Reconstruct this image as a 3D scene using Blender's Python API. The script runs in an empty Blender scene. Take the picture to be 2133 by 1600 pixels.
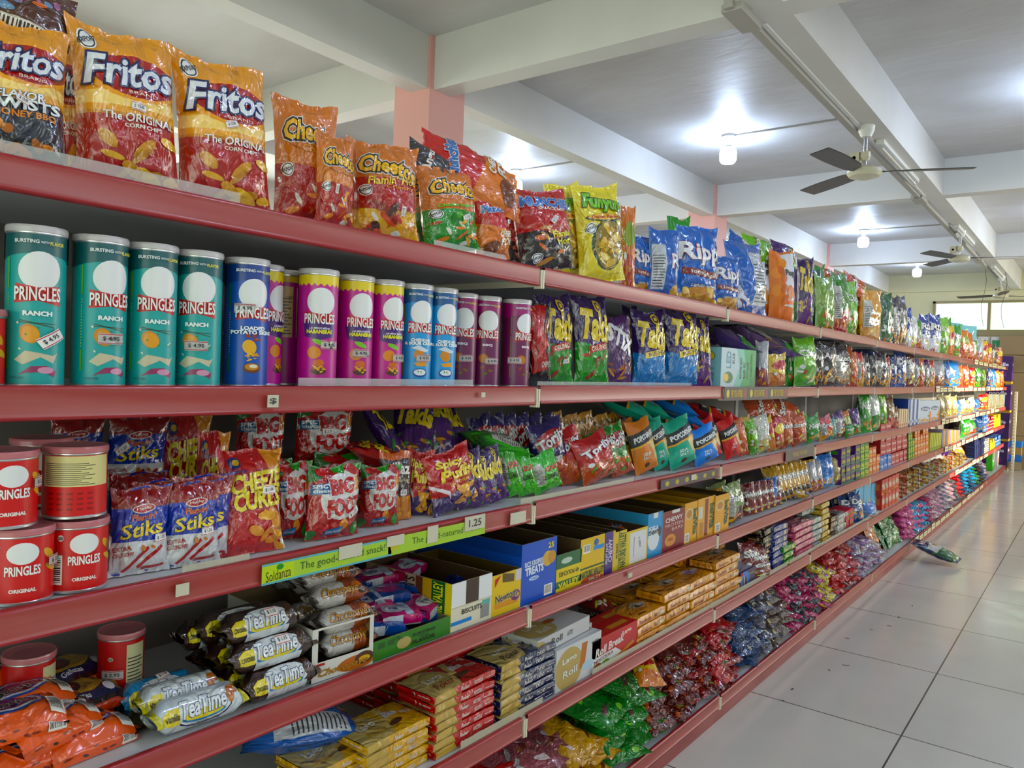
import bpy, math, random
from mathutils import Vector, Matrix, Euler, noise
from mathutils.geometry import tessellate_polygon
S = bpy.context.scene
COL = S.collection
PI = math.pi
# ---------------------------------------------------------------- camera
W, H, FPX = 2133.0, 1600.0, 1613.73
YAW, PITCH, ROLL = math.radians(37.257), math.radians(-1.400), math.radians(2.157)
CAM = Vector((1.2, 0.0, 1.40))
fw = Vector((-math.sin(YAW)*math.cos(PITCH), math.cos(YAW)*math.cos(PITCH), math.sin(PITCH)))
r0 = Vector((math.cos(YAW), math.sin(YAW), 0)); u0 = r0.cross(fw)
rt = math.cos(ROLL)*r0 + math.sin(ROLL)*u0
up = -math.sin(ROLL)*r0 + math.cos(ROLL)*u0
cd = bpy.data.cameras.new('camera'); cam = bpy.data.objects.new('camera', cd); COL.objects.link(cam)
cd.sensor_fit = 'HORIZONTAL'; cd.sensor_width = 36; cd.lens = FPX/W*36; cd.clip_start = .05; cd.clip_end = 200
M = Matrix((rt, up, -fw)).transposed().to_4x4(); M.translation = CAM
cam.matrix_world = M; S.camera = cam
S.view_settings.view_transform = 'Standard'; S.view_settings.look = 'None'; S.view_settings.gamma = 1
S.view_settings.use_curve_mapping = False; S.view_settings.exposure = 0.48
try: S.cycles.use_denoising = True
except Exception: pass
S.cycles.max_bounces = 7; S.cycles.diffuse_bounces = 4; S.cycles.glossy_bounces = 3; S.cycles.transparent_max_bounces = 8
S.cycles.sample_clamp_indirect = 6
# ---------------------------------------------------------------- sky and daylight
wd = bpy.data.worlds.new('sky'); S.world = wd; wd.use_nodes = True
nt = wd.node_tree; nt.nodes.clear()
o_ = nt.nodes.new('ShaderNodeOutputWorld'); b_ = nt.nodes.new('ShaderNodeBackground')
tc = nt.nodes.new('ShaderNodeTexCoord'); nz = nt.nodes.new('ShaderNodeTexNoise'); nz.inputs['Scale'].default_value = 9; nz.inputs['Detail'].default_value = 4
rp = nt.nodes.new('ShaderNodeValToRGB'); rp.color_ramp.elements[0].position = .42; rp.color_ramp.elements[0].color = (.55, .82, .50, 1)
rp.color_ramp.elements[1].position = .56; rp.color_ramp.elements[1].color = (.96, 1, .95, 1)
nt.links.new(tc.outputs['Generated'], nz.inputs['Vector']); nt.links.new(nz.outputs['Fac'], rp.inputs['Fac'])
nt.links.new(rp.outputs['Color'], b_.inputs['Color']); b_.inputs['Strength'].default_value = 2.2
nt.links.new(b_.outputs[0], o_.inputs[0])
def area(name, loc, rot, sx, sy, power, col):
    l = bpy.data.lights.new(name, 'AREA'); l.shape = 'RECTANGLE'; l.size = sx; l.size_y = sy; l.energy = power; l.color = col
    o = bpy.data.objects.new(name, l); o.location = loc; o.rotation_euler = rot; COL.objects.link(o); return o
# daylight entering through the shop front behind the camera and the far windows of the aisle-side wall; the side fill is added
area('daylight_shop_front', (1.6, -3.7, 2.25), (math.radians(84), 0, PI), 7.5, 1.3, 90, (1, .95, .90))
area('added_side_fill', (5.8, 4.0, 2.7), (0, math.radians(55), 0), .5, 12.0, 60, (.93, .97, 1))  # added fill lamp; most of the wall behind it is solid, without a clerestory
area('daylight_far_side_windows', (5.8, 12.2, 2.2), (0, math.radians(75), 0), 1.5, 6.0, 170, (1, .97, .88))
area('daylight_rear_rooms', (-6.8, 4.0, 2.3), (0, -PI/2, 0), 1.6, 12.0, 150, (1, .965, .91))
sl = bpy.data.lights.new('sun', 'SUN'); sl.energy = 7.0; sl.angle = math.radians(.6); sl.color = (1, .90, .62)
so = bpy.data.objects.new('sun', sl); COL.objects.link(so)
so.rotation_euler = Vector((-1, .05, -.22)).to_track_quat('-Z', 'Y').to_euler()
# ---------------------------------------------------------------- pixel <-> place helpers
def Ypx(x, X, z):
    a = FPX*rt - (x - W/2)*fw; return -(a.x*(X-CAM.x) + a.z*(z-CAM.z))/a.y
def Zpx(y, X, Y):
    a = FPX*up + (y - H/2)*fw; return CAM.z - (a.x*(X-CAM.x) + a.y*(Y-CAM.y))/a.z
def pr(p):
    d = Vector(p) - CAM; return W/2 + FPX*d.dot(rt)/d.dot(fw), H/2 - FPX*d.dot(up)/d.dot(fw)
# ---------------------------------------------------------------- materials
def lin(c):
    if isinstance(c, str): c = tuple(int(c[i:i+2], 16)/255 for i in (0, 2, 4))
    return tuple(v/12.92 if v <= .04045 else ((v+.055)/1.055)**2.4 for v in c) + (1,)
def ink(c):   # printed colours are a little deeper than they look under store light
    r, g, b, a = lin(c); l = .3*r+.6*g+.1*b; f = lambda v: max(0, min(1, (l + (v-l)*1.28)*(.80 + .20*min(1, l*1.6))))
    return (f(r), f(g), f(b), 1)
def mat(name, col=None, rough=.5, metal=0, spec=.5, bump=None, emit=None, alpha=None, trans=None, coat=0, attr=False, mix=None):
    m = bpy.data.materials.new(name); m.use_nodes = True; n = m.node_tree; b = n.nodes['Principled BSDF']
    b.inputs['Roughness'].default_value = rough; b.inputs['Metallic'].default_value = metal
    b.inputs['Specular IOR Level'].default_value = spec
    if coat: b.inputs['Coat Weight'].default_value = coat; b.inputs['Coat Roughness'].default_value = .08
    if col: b.inputs['Base Color'].default_value = lin(col)
    src = None
    if attr:
        a = n.nodes.new('ShaderNodeAttribute'); a.attribute_name = 'Col'; src = a.outputs['Color']; n.links.new(src, b.inputs['Base Color'])
    t = n.nodes.new('ShaderNodeTexCoord')
    if mix:   # second tone by noise: (colour, scale, lo, hi, stretch)
        c2, sc, lo, hi, st = mix
        mp = n.nodes.new('ShaderNodeMapping'); mp.inputs['Scale'].default_value = st; n.links.new(t.outputs['Object'], mp.inputs[0])
        z = n.nodes.new('ShaderNodeTexNoise'); z.inputs['Scale'].default_value = sc; z.inputs['Detail'].default_value = 5; n.links.new(mp.outputs[0], z.inputs['Vector'])
        r = n.nodes.new('ShaderNodeMapRange'); r.inputs[1].default_value = lo; r.inputs[2].default_value = hi; n.links.new(z.outputs['Fac'], r.inputs[0])
        x = n.nodes.new('ShaderNodeMix'); x.data_type = 'RGBA'; n.links.new(r.outputs[0], x.inputs[0])
        x.inputs[6].default_value = lin(col); x.inputs[7].default_value = lin(c2); n.links.new(x.outputs[2], b.inputs['Base Color'])
    if bump:  # (scale, strength, distance, distortion, stretch)
        sc, st, ds, di, sv = bump
        oi = n.nodes.new('ShaderNodeObjectInfo'); ad = n.nodes.new('ShaderNodeVectorMath'); ad.operation = 'ADD'
        mu = n.nodes.new('ShaderNodeMath'); mu.operation = 'MULTIPLY'; mu.inputs[1].default_value = 9; n.links.new(oi.outputs['Random'], mu.inputs[0])
        mp = n.nodes.new('ShaderNodeMapping'); mp.inputs['Scale'].default_value = sv; n.links.new(t.outputs['Object'], mp.inputs[0])
        n.links.new(mp.outputs[0], ad.inputs[0]); n.links.new(mu.outputs[0], ad.inputs[1])
        z = n.nodes.new('ShaderNodeTexNoise'); z.inputs['Scale'].default_value = sc; z.inputs['Detail'].default_value = 2.5; z.inputs['Distortion'].default_value = di
        n.links.new(ad.outputs[0], z.inputs['Vector'])
        bp = n.nodes.new('ShaderNodeBump'); bp.inputs['Strength'].default_value = st; bp.inputs['Distance'].default_value = ds
        n.links.new(z.outputs['Fac'], bp.inputs['Height']); n.links.new(bp.outputs[0], b.inputs['Normal'])
    if emit: b.inputs['Emission Color'].default_value = lin(emit[0]); b.inputs['Emission Strength'].default_value = emit[1]
    if alpha is not None: b.inputs['Alpha'].default_value = alpha
    if trans is not None: b.inputs['Transmission Weight'].default_value = trans
    return m
FILM = mat('printed_film', rough=.17, spec=.75, attr=True, bump=(15, 1.0, .015, 1.9, (1, 1, .55)), coat=.5)
MATTE = mat('matt_printed_film', rough=.42, spec=.45, attr=True, bump=(14, .6, .009, 1.4, (1, 1, .55)))
CARD = mat('printed_card', rough=.42, spec=.4, attr=True)
TIN = mat('printed_can_wrap', rough=.33, spec=.5, attr=True)
METAL = mat('tin_rim', 'c9c9cc', rough=.28, metal=.9)
LIDM = mat('red_tinted_plastic_lid', 'b86a70', rough=.25, spec=.5)
LIDW = mat('clear_plastic_lid', 'b9b4b6', rough=.25, spec=.5)
RAIL = mat('dusty_red_plastic_rail', '98332d', rough=.33, spec=.5, mix=('a04f49', 3, .35, .75, (6, 1, 14)))
BEAD = mat('dark_red_plastic_bead', '981a20', rough=.3)
STEEL = mat('grey_white_painted_steel', 'c8c8cb', rough=.42, mix=('b4b5ba', 3, .4, .8, (1, 1, 1)))
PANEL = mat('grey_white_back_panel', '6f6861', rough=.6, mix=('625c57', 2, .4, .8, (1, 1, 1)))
CREAM = mat('cream_painted_bracket', 'd9d0b8', rough=.45)
KICK = mat('red_kick_plate', '8c3a38', rough=.4, mix=('a0524e', 4, .4, .7, (1, 1, 4)))
CLEAR = mat('clear_acrylic', 'd8dcd8', rough=.08, alpha=.28)
CLEARB = mat('yellowed_clear_plastic', 'cfc9b0', rough=.2, alpha=.5)
BROWN = mat('plain_brown_cardboard', '6b5238', rough=.7)
CARTON = mat('shipping_cardboard', '8a7350', rough=.7)
PAPER = mat('white_paper', 'd6d2c8', rough=.6, attr=False)
INK = mat('ink', '1c1c1e', rough=.6)
# ---------------------------------------------------------------- printed artwork
_txt = {}
def text2d(s, bold):
    k = (s, bold)
    if k in _txt: return _txt[k]
    c = bpy.data.curves.new('t', 'FONT'); c.body = s; c.size = 1; c.offset = bold; c.resolution_u = 2; c.space_character = 1.0
    c.align_x = 'CENTER'
    o = bpy.data.objects.new('t', c); COL.objects.link(o)
    dg = bpy.context.evaluated_depsgraph_get(); dg.update(); me = o.evaluated_get(dg).to_mesh()
    vs = [(v.co.x, v.co.y) for v in me.vertices]; fs = [list(p.vertices) for p in me.polygons]
    o.evaluated_get(dg).to_mesh_clear(); bpy.data.objects.remove(o); bpy.data.curves.remove(c)
    _txt[k] = (vs, fs); return _txt[k]
def _bb(vs):
    return min(v[0] for v in vs), min(v[1] for v in vs), max(v[0] for v in vs), max(v[1] for v in vs)
# each op -> (list of polygons in (u,v), colour, top?)
def R(a, b, c, d, col, asp=1): return [([[(a, b), (c, b), (c, d), (a, d)]], col, 0)]
def P(pts, col):
    t = tessellate_polygon([[Vector((x, y, 0)) for x, y in pts]])
    return [([[pts[i] for i in f] for f in t], col, 0)]
def E(cx, cy, rx, ry, col, rot=0, n=20, asp=1):
    c, s = math.cos(rot), math.sin(rot); pts = []
    for i in range(n):
        a = 2*PI*i/n; x, y = rx*math.cos(a), ry*math.sin(a)/asp; pts.append((cx + x*c - y*s, cy + (x*s + y*c)*asp))
    return [([[(cx, cy), pts[i], pts[(i+1) % n]] for i in range(n)], col, 0)]
def T(s, cx, cy, w, h, col, rot=0, out=None, bold=.02, shear=0, asp=1.0, arc=0, o2=None):
    """text fitted to w x h in (u,v); asp = width/height of the surface, so that rotation stays true"""
    ref = text2d(s, 0); x0, y0, x1, y1 = _bb(ref[0]); r = []
    lay = []
    if o2: lay.append((o2[1], o2[0], 1))
    if out: lay.append((out[1], out[0], 2))
    lay.append((bold, col, 3))
    c, sn = math.cos(rot), math.sin(rot)
    for bo, cc, tp in lay:
        vs, fs = text2d(s, bo); q = []
        for x, y in vs:
            a = ((x-x0)/(x1-x0) - .5); b = ((y-y0)/(y1-y0) - .5)
            X = a*w*asp + shear*b*h; Y = b*h + arc*(a*a*4 - .33)*h
            q.append((cx + (X*c - Y*sn)/asp, cy + X*sn + Y*c))
        r.append(([[q[i] for i in f] for f in fs], cc, tp))
    return r
def WV(v0, v1, col, amp=.03, ph=0, u0=0, u1=1, n=10, vb=0):   # band with a wavy upper edge
    top = [(u0 + (u1-u0)*i/n, v1 + amp*math.sin(ph + 3.1*i/n)) for i in range(n+1)]
    return [([[(top[i][0], v0), (top[i+1][0], v0), top[i+1], top[i]] for i in range(n)], col, 0)]
def TR(s, cx, cy, du, dv, col, sg=1, asp=1.0, out=None, bold=.02):   # sideways text filling du x dv
    return T(s, cx, cy, dv/asp, du*asp, col, sg*PI/2, out, bold, 0, asp)
def BLOBS(seed, n, a, b, c, d, rx, ry, cols, asp=1):
    g = random.Random(seed); r = []
    for i in range(n):
        r += E(g.uniform(a, c), g.uniform(b, d), rx*g.uniform(.6, 1.2), ry*g.uniform(.6, 1.2), g.choice(cols), g.uniform(-1, 1), 9, asp)
    return r
def BAR(a, b, c, d, seed=1, vert=False):
    g = random.Random(seed); r = R(a, b, c, d, 'e8e6e0'); t = .08; L = []
    while t < .9:
        w = g.choice((.02, .03, .045))
        if vert: L.append([(a+(c-a)*.1, b+(d-b)*t), (a+(c-a)*.9, b+(d-b)*t), (a+(c-a)*.9, b+(d-b)*(t+w)), (a+(c-a)*.1, b+(d-b)*(t+w))])
        else: L.append([(a+(c-a)*t, b+(d-b)*.18), (a+(c-a)*(t+w), b+(d-b)*.18), (a+(c-a)*(t+w), b+(d-b)*.92), (a+(c-a)*t, b+(d-b)*.92)])
        t += w + g.choice((.02, .03, .04))
    return r + [(L, '202024', 0)]
def NUT(a, b, c, d, bg='d8d6d0', tx=True):
    r = R(a, b, c, d, bg); L = []; n = 12
    for i in range(n):
        y = b + (d-b)*(.06 + .75*i/n); x = c - (c-a)*(.06 + .3*((i*7) % 5)/5); L.append([(a+(c-a)*.06, y), (x, y), (x, y+(d-b)*.022), (a+(c-a)*.06, y+(d-b)*.022)])
    r += [(L, '3a3a3c', 0)]
    if tx: r += T('Nutrition Facts', (a+c)/2, b+(d-b)*.92, (c-a)*.86, (d-b)*.09, '151515')
    return r
def BADGE(cx, cy, r, asp=1):   # round black and white stamp
    return E(cx, cy, r, r*asp, 'e9e9ea', n=16, asp=asp) + E(cx, cy, r*.86, r*.86*asp, '1e2230', n=16, asp=asp) + E(cx, cy, r*.72, r*.72*asp, 'e4e4e8', n=16, asp=asp) + T('EXPORT', cx, cy, r*1.9, r*.5*asp, '1e2230', rot=.15, asp=1/asp)
# ---------------------------------------------------------------- printed surfaces
class Grid:
    """a curved sheet: P[i][j], i along u, j along v"""
    def __init__(s, P):
        s.P = P; s.n = len(P)-1; s.m = len(P[0])-1; s.N = []
        for i in range(s.n+1):
            row = []
            for j in range(s.m+1):
                du = P[min(i+1, s.n)][j] - P[max(i-1, 0)][j]; dv = P[i][min(j+1, s.m)] - P[i][max(j-1, 0)]
                nn = du.cross(dv); row.append(nn.normalized() if nn.length > 1e-12 else Vector((1, 0, 0)))
            s.N.append(row)
    def at(s, u, v, off):
        a = min(max(u, 0), 1)*s.n; b = min(max(v, 0), 1)*s.m; i = min(int(a), s.n-1); j = min(int(b), s.m-1); a -= i; b -= j
        k = (1-a, a-b, 0, b) if a >= b else (1-b, 0, b-a, a)
        q = (s.P[i][j], s.P[i+1][j], s.P[i][j+1], s.P[i+1][j+1]); w = (s.N[i][j], s.N[i+1][j], s.N[i][j+1], s.N[i+1][j+1])
        p = q[0]*k[0]+q[1]*k[1]+q[2]*k[2]+q[3]*k[3]; n = w[0]*k[0]+w[1]*k[1]+w[2]*k[2]+w[3]*k[3]
        return p + n*off, n
def _split(polys, ax, k):
    out = []
    for p in polys:
        lo = min(q[ax] for q in p); hi = max(q[ax] for q in p)
        c0 = math.floor(lo*k + 1e-6) + 1; todo = p
        while c0 < hi*k - 1e-6:
            c = c0/k; L = []; G = []
            for i in range(len(todo)):
                a, b = todo[i], todo[(i+1) % len(todo)]
                if a[ax] <= c: L.append(a)
                if a[ax] >= c: G.append(a)
                if (a[ax] - c)*(b[ax] - c) < 0:
                    t = (c-a[ax])/(b[ax]-a[ax]); x = (a[0]+t*(b[0]-a[0]), a[1]+t*(b[1]-a[1])); L.append(x); G.append(x)
            if len(L) > 2: out.append(L)
            todo = G; c0 += 1
            if len(todo) < 3: break
        if len(todo) > 2: out.append(todo)
    return out
def _diag(polys, n, m):
    out = []
    for p in polys:
        cu = sum(q[0] for q in p)/len(p)*n; cv = sum(q[1] for q in p)/len(p)*m; i, j = math.floor(cu), math.floor(cv)
        d = [(q[0]*n-i)-(q[1]*m-j) for q in p]
        if max(d) < 1e-5 or min(d) > -1e-5: out.append(p); continue
        A_, B_ = [], []
        for k in range(len(p)):
            a, b, da, db = p[k], p[(k+1) % len(p)], d[k], d[(k+1) % len(p)]
            if da >= 0: A_.append(a)
            if da <= 0: B_.append(a)
            if da*db < 0: t = da/(da-db); x = (a[0]+t*(b[0]-a[0]), a[1]+t*(b[1]-a[1])); A_.append(x); B_.append(x)
        for z in (A_, B_):
            if len(z) > 2: out.append(z)
    return out
def clipbox(polys):
    def half(p, ax, c, sg):
        o = []
        for i in range(len(p)):
            a, b = p[i], p[(i+1) % len(p)]; da, db = sg*(a[ax]-c), sg*(b[ax]-c)
            if da >= 0: o.append(a)
            if da*db < 0: t = da/(da-db); o.append((a[0]+t*(b[0]-a[0]), a[1]+t*(b[1]-a[1])))
        return o
    r = []
    for p in polys:
        if all(0 <= q[0] <= 1 and 0 <= q[1] <= 1 for q in p): r.append(p); continue
        for ax, c, sg in ((0, 0, 1), (0, 1, -1), (1, 0, 1), (1, 1, -1)):
            p = half(p, ax, c, sg)
            if len(p) < 3: break
        if len(p) > 2: r.append(p)
    return r
class MB:
    def __init__(s): s.v = []; s.f = []; s.c = []; s.n = []; s.mi = []; s.mats = []
    def mat(s, m):
        if m not in s.mats: s.mats.append(m)
        return s.mats.index(m)
    def sheet(s, g, bg, m, art=(), j0=0, j1=None, flip=False, step=.00012, first=.0004):
        """the sheet itself (rows j0..j1) and everything printed on it"""
        j1 = g.m if j1 is None else j1; mi = s.mat(m); b = len(s.v); J = j1-j0+1; c = ink(bg)
        for i in range(g.n+1):
            for j in range(j0, j1+1): s.v.append(g.P[i][j]); s.n.append(g.N[i][j]*(-1 if flip else 1)); s.c.append(c)
        for i in range(g.n):
            for j in range(J-1):
                q = [b+i*J+j, b+(i+1)*J+j, b+(i+1)*J+j+1, b+i*J+j+1]
                for q in ((q[:3], [q[0], q[2], q[3]]) if g.m > 1 else (q, )): s.f.append(q[::-1] if flip else q); s.mi.append(mi)
        nlow = sum(1 for a in art if a[2] == 0); k = 0; va, vb = j0/g.m, j1/g.m
        for polys, col, top in art:
            if top: off = first + step*(nlow + top*1.6)
            else: off = first + step*k; k += 1
            ps = clipbox(polys)
            if g.n > 1: ps = _split(ps, 0, g.n)
            if g.m > 1: ps = _split(ps, 1, g.m)
            if g.m > 1 and g.n > 1: ps = _diag(ps, g.n, g.m)
            cc = ink(col); idx = {}
            for p in ps:
                if j0 or j1 < g.m:
                    cv = sum(q[1] for q in p)/len(p)
                    if cv < va or cv > vb: continue
                A = 0
                for i in range(len(p)): A += p[i-1][0]*p[i][1] - p[i][0]*p[i-1][1]
                if abs(A) < 1e-9: continue
                if A < 0: p = p[::-1]
                ids = []
                for q in p:
                    kq = (round(q[0], 5), round(q[1], 5))
                    if kq not in idx:
                        x, n = g.at(q[0], q[1], off); idx[kq] = len(s.v); s.v.append(x); s.n.append(n); s.c.append(cc)
                    if not ids or ids[-1] != idx[kq]: ids.append(idx[kq])
                if ids[0] == ids[-1]: ids.pop()
                if len(set(ids)) > 2 and len(set(ids)) == len(ids): s.f.append(ids); s.mi.append(mi)
    def quad(s, a, b, c, d, col, m):
        a, b, c, d = map(Vector, (a, b, c, d)); s.sheet(Grid([[a, d], [b, c]]), col, m)
    def box(s, x0, y0, z0, x1, y1, z1, col, m):
        q = [(x0, y0, z0), (x1, y0, z0), (x1, y1, z0), (x0, y1, z0), (x0, y0, z1), (x1, y0, z1), (x1, y1, z1), (x0, y1, z1)]
        for f in ((3, 2, 1, 0), (4, 5, 6, 7), (0, 1, 5, 4), (1, 2, 6, 5), (2, 3, 7, 6), (3, 0, 4, 7)):
            mi = s.mat(m); b = len(s.v); p = [Vector(q[i]) for i in f]; n = (p[1]-p[0]).cross(p[2]-p[1]).normalized()
            for x in p: s.v.append(x); s.n.append(n); s.c.append(lin(col))
            s.f.append([b, b+1, b+2, b+3]); s.mi.append(mi)
    def lathe(s, prof, m, col='ffffff', n=28, c=(0, 0), ax='z'):
        """prof: (radius, height) list turned about a vertical axis"""
        for k in range(len(prof)-1):
            (ra, za), (rb, zb) = prof[k], prof[k+1]; P = []
            for i in range(n+1):
                a = 2*PI*i/n
                P.append([Vector((c[0]+r*math.cos(a), c[1]+r*math.sin(a), z)) for r, z in ((ra, za), (rb, zb))])
            g = Grid(P); dz, dr = zb-za, rb-ra; L = math.hypot(dz, dr) or 1
            for i in range(n+1):
                a = 2*PI*i/n; nn = Vector((math.cos(a)*dz/L, math.sin(a)*dz/L, -dr/L)); g.N[i] = [nn, nn]
            s.sheet(g, col, m)
    def mesh(s, name):
        me = bpy.data.meshes.new(name); me.from_pydata([tuple(v) for v in s.v], [], s.f)
        for m in s.mats: me.materials.append(m)
        me.polygons.foreach_set('material_index', s.mi); me.polygons.foreach_set('use_smooth', [True]*len(s.f))
        a = me.color_attributes.new('Col', 'FLOAT_COLOR', 'POINT'); a.data.foreach_set('color', [x for c in s.c for x in c])
        me.update()
        if len(me.vertices) == len(s.n):
            me.normals_split_custom_set_from_vertices([tuple(n) if n.length > .1 else (0, 0, 1) for n in s.n])
        return me
def ob(name, me, parent=None, loc=(0, 0, 0), rot=(0, 0, 0)):
    if isinstance(me, MB): me = me.mesh(name)
    o = bpy.data.objects.new(name, me); COL.objects.link(o); o.parent = parent; o.location = loc; o.rotation_euler = rot; return o
def tag(o, label, cat, group=None, kind=None):
    if label: o['label'] = label
    if cat: o['category'] = cat
    if group: o['group'] = group
    if kind: o['kind'] = kind
    return o
def struct(name, mb, parent=None):
    o = ob(name, mb, parent)
    if parent is None: o['kind'] = 'structure'
    return o
def empty(name, loc=(0, 0, 0)):
    e = bpy.data.objects.new(name, None); COL.objects.link(e); e.location = loc; e.empty_display_size = .05; return e
def copy_tree(o, parent=None):
    c = o.copy(); COL.objects.link(c); c.parent = parent
    for ch in [x for x in KIDS.get(o.name, ())]: copy_tree(ch, c)
    return c
KIDS = {}
ORD = 'first second third fourth fifth sixth seventh eighth ninth tenth eleventh twelfth thirteenth fourteenth fifteenth sixteenth seventeenth eighteenth nineteenth twentieth'.split()
def ordn(i): return ORD[i] if i < 20 else 'twenty-' + ORD[i-20] if i < 29 else 'thirty-' + ORD[(i-30) % 10] if i < 40 else ORD[i % 10] + ' beyond the fortieth'
# ---------------------------------------------------------------- the shop room
X0, X1, Y0, Y1, ZC, ZB = -7.0, 6.0, -4.0, 15.70, 3.31, 3.0
PAINT = mat('white_distemper_paint', 'cfcfd0', rough=.5, spec=.35, bump=(3.5, .12, .05, .6, (1, 2.2, 1)), mix=('bdbbb8', .9, .35, .7, (1, 2, 1)))
BEAMP = mat('white_beam_paint', 'd6d4d0', rough=.5, mix=('cac8c4', 1.2, .4, .7, (1, 1, 1)))
PINK = mat('pink_column_paint', 'dfa49c', rough=.45)
YELL = mat('cream_wall_paint', 'ccc7a0', rough=.6, mix=('c2bd97', 1.5, .4, .7, (1, 1, 1)))
FRAME = mat('olive_brown_window_frame', '8c7d58', rough=.5)
TRUNK = mat('cream_cable_trunking', 'a39f96', rough=.5)
WHITEP = mat('white_fitting_plastic', 'd8d8d4', rough=.4)
FLOORM = mat('polished_floor_tile', 'a39c94', rough=.13, spec=.5)
n = FLOORM.node_tree; b = n.nodes['Principled BSDF']; t = n.nodes.new('ShaderNodeTexCoord'); mp = n.nodes.new('ShaderNodeMapping')
mp.inputs['Location'].default_value = (-.634, -.04, 0); br = n.nodes.new('ShaderNodeTexBrick'); br.offset = 0; br.inputs['Scale'].default_value = 1
br.inputs['Brick Width'].default_value = .83; br.inputs['Row Height'].default_value = .83; br.inputs['Mortar Size'].default_value = .0035; br.inputs['Mortar Smooth'].default_value = .1
br.inputs['Color1'].default_value = lin('dcd7cf'); br.inputs['Color2'].default_value = lin('d6d1c9'); br.inputs['Mortar'].default_value = lin('4a4642')
n.links.new(t.outputs['Object'], mp.inputs[0]); n.links.new(mp.outputs[0], br.inputs['Vector'])
nz = n.nodes.new('ShaderNodeTexNoise'); nz.inputs['Scale'].default_value = 2.2; nz.inputs['Detail'].default_value = 6
n.links.new(t.outputs['Object'], nz.inputs['Vector'])
mx = n.nodes.new('ShaderNodeMix'); mx.data_type = 'RGBA'; mx.blend_type = 'MULTIPLY'; mx.inputs[0].default_value = .22
n.links.new(br.outputs['Color'], mx.inputs[6]); n.links.new(nz.outputs['Fac'], mx.inputs[7]); n.links.new(mx.outputs[2], b.inputs['Base Color'])
ns = n.nodes.new('ShaderNodeTexNoise'); ns.inputs['Scale'].default_value = 7; rr = n.nodes.new('ShaderNodeMapRange'); rr.inputs[3].default_value = .07; rr.inputs[4].default_value = .24
n.links.new(t.outputs['Object'], ns.inputs['Vector']); n.links.new(ns.outputs['Fac'], rr.inputs[0]); n.links.new(rr.outputs[0], b.inputs['Roughness'])
m = MB(); m.box(X0, Y0, -.1, X1, 19, 0, 'ffffff', FLOORM); struct('floor', m)
m = MB(); m.box(X0, Y0, ZC, X1, Y1+.3, ZC+.15, 'ffffff', PAINT); struct('ceiling', m)
YB = (-.85, 3.34, 7.54, 11.65)
XBM = ((-6.35, -6.22), (-4.25, -4.12), (-2.153, -2.02), (-.09, .04), (2.05, 2.18), (4.12, 4.25))
k = 0
for y in YB:
    k += 1; m = MB(); m.box(X0, y, ZB, X1, y+.145, ZC, 'ffffff', BEAMP); struct('trim_%d' % k, m)
for a, c in XBM:
    for y in (Y0, ) + YB:
        e = {Y0: YB[0], YB[3]: Y1-.06}.get(y) or YB[YB.index(y)+1]; s0 = y if y == Y0 else y+.145
        k += 1; m = MB(); m.box(a, s0, ZB, c, e, ZC, 'ffffff', BEAMP); struct('trim_%d' % k, m)
def wallx(name, x, th, openings, z0=0, z1=ZC, ya=Y0, yb=Y1, mt=YELL):
    m = MB(); y = ya
    for a, c, l, h in openings:
        m.box(x, y, z0, x+th, a, z1, 'ffffff', mt); m.box(x, a, z0, x+th, c, l, 'ffffff', mt); m.box(x, a, h, x+th, c, z1, 'ffffff', mt); y = c
    m.box(x, y, z0, x+th, yb, z1, 'ffffff', mt); return struct(name, m)
wallx('wall_right', X1, .15, [(6.0, 6.6, .95, 1.17), (8.7, 11.3, 1.5, 2.95), (11.6, 15.0, 1.5, 2.95)], mt=PAINT)
wallx('wall_left', X0-.15, .15, [(-3, 1.0, 1.2, 2.9), (2, 6.5, 1.2, 2.9), (8, 13, 1.2, 2.9)], mt=PAINT)
m = MB(); 
m.box(X0, Y0-.15, 0, -3.2, Y0, ZC, 'ffffff', YELL); m.box(5.2, Y0-.15, 0, X1, Y0, ZC, 'ffffff', YELL); m.box(-3.2, Y0-.15, 2.95, 5.2, Y0, ZC, 'ffffff', YELL); struct('wall_back', m)
m = MB(); WA, WB, WL, WH = -1.28, 2.9, 2.285, 2.83
m.box(X0, Y1, 0, WA, Y1+.15, ZC, 'ffffff', YELL); m.box(WB, Y1, 0, X1, Y1+.15, ZC, 'ffffff', YELL)
m.box(WA, Y1, 0, WB, Y1+.15, WL, 'ffffff', YELL); m.box(WA, Y1, WH, WB, Y1+.15, ZC, 'ffffff', YELL)
m.box(X0, Y1-.06, ZB, X1, Y1, ZC, 'ffffff', YELL); struct('wall_far', m)
w = empty('window_1', (0, Y1, WL)); w['kind'] = 'structure'
m = MB()
for z in (0, WH-WL-.04): m.box(WA, -.03, z, WB, .06, z+.04, 'ffffff', FRAME)
m.box(WA-.0, -.03, 0, WA+.045, .06, WH-WL, 'ffffff', FRAME); m.box(WB-.045, -.03, 0, WB, .06, WH-WL, 'ffffff', FRAME)
for x in (-.43, .42, 1.27, 2.1): m.box(x, -.03, .04, x+.045, .06, WH-WL-.04, 'ffffff', FRAME)
ob('window_frame', m, w)
GLASS = mat('frosted_window_glass', 'f4fff2', rough=.35, alpha=.35)
m = MB(); m.box(WA+.04, .02, .03, WB-.04, .028, WH-WL-.03, 'ffffff', GLASS); ob('glass', m, w)
m = MB(); m.box(WA-.06, -.07, -.07, WB+.06, .0, 0, 'ffffff', FRAME); ob('window_sill', m, w)
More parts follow.
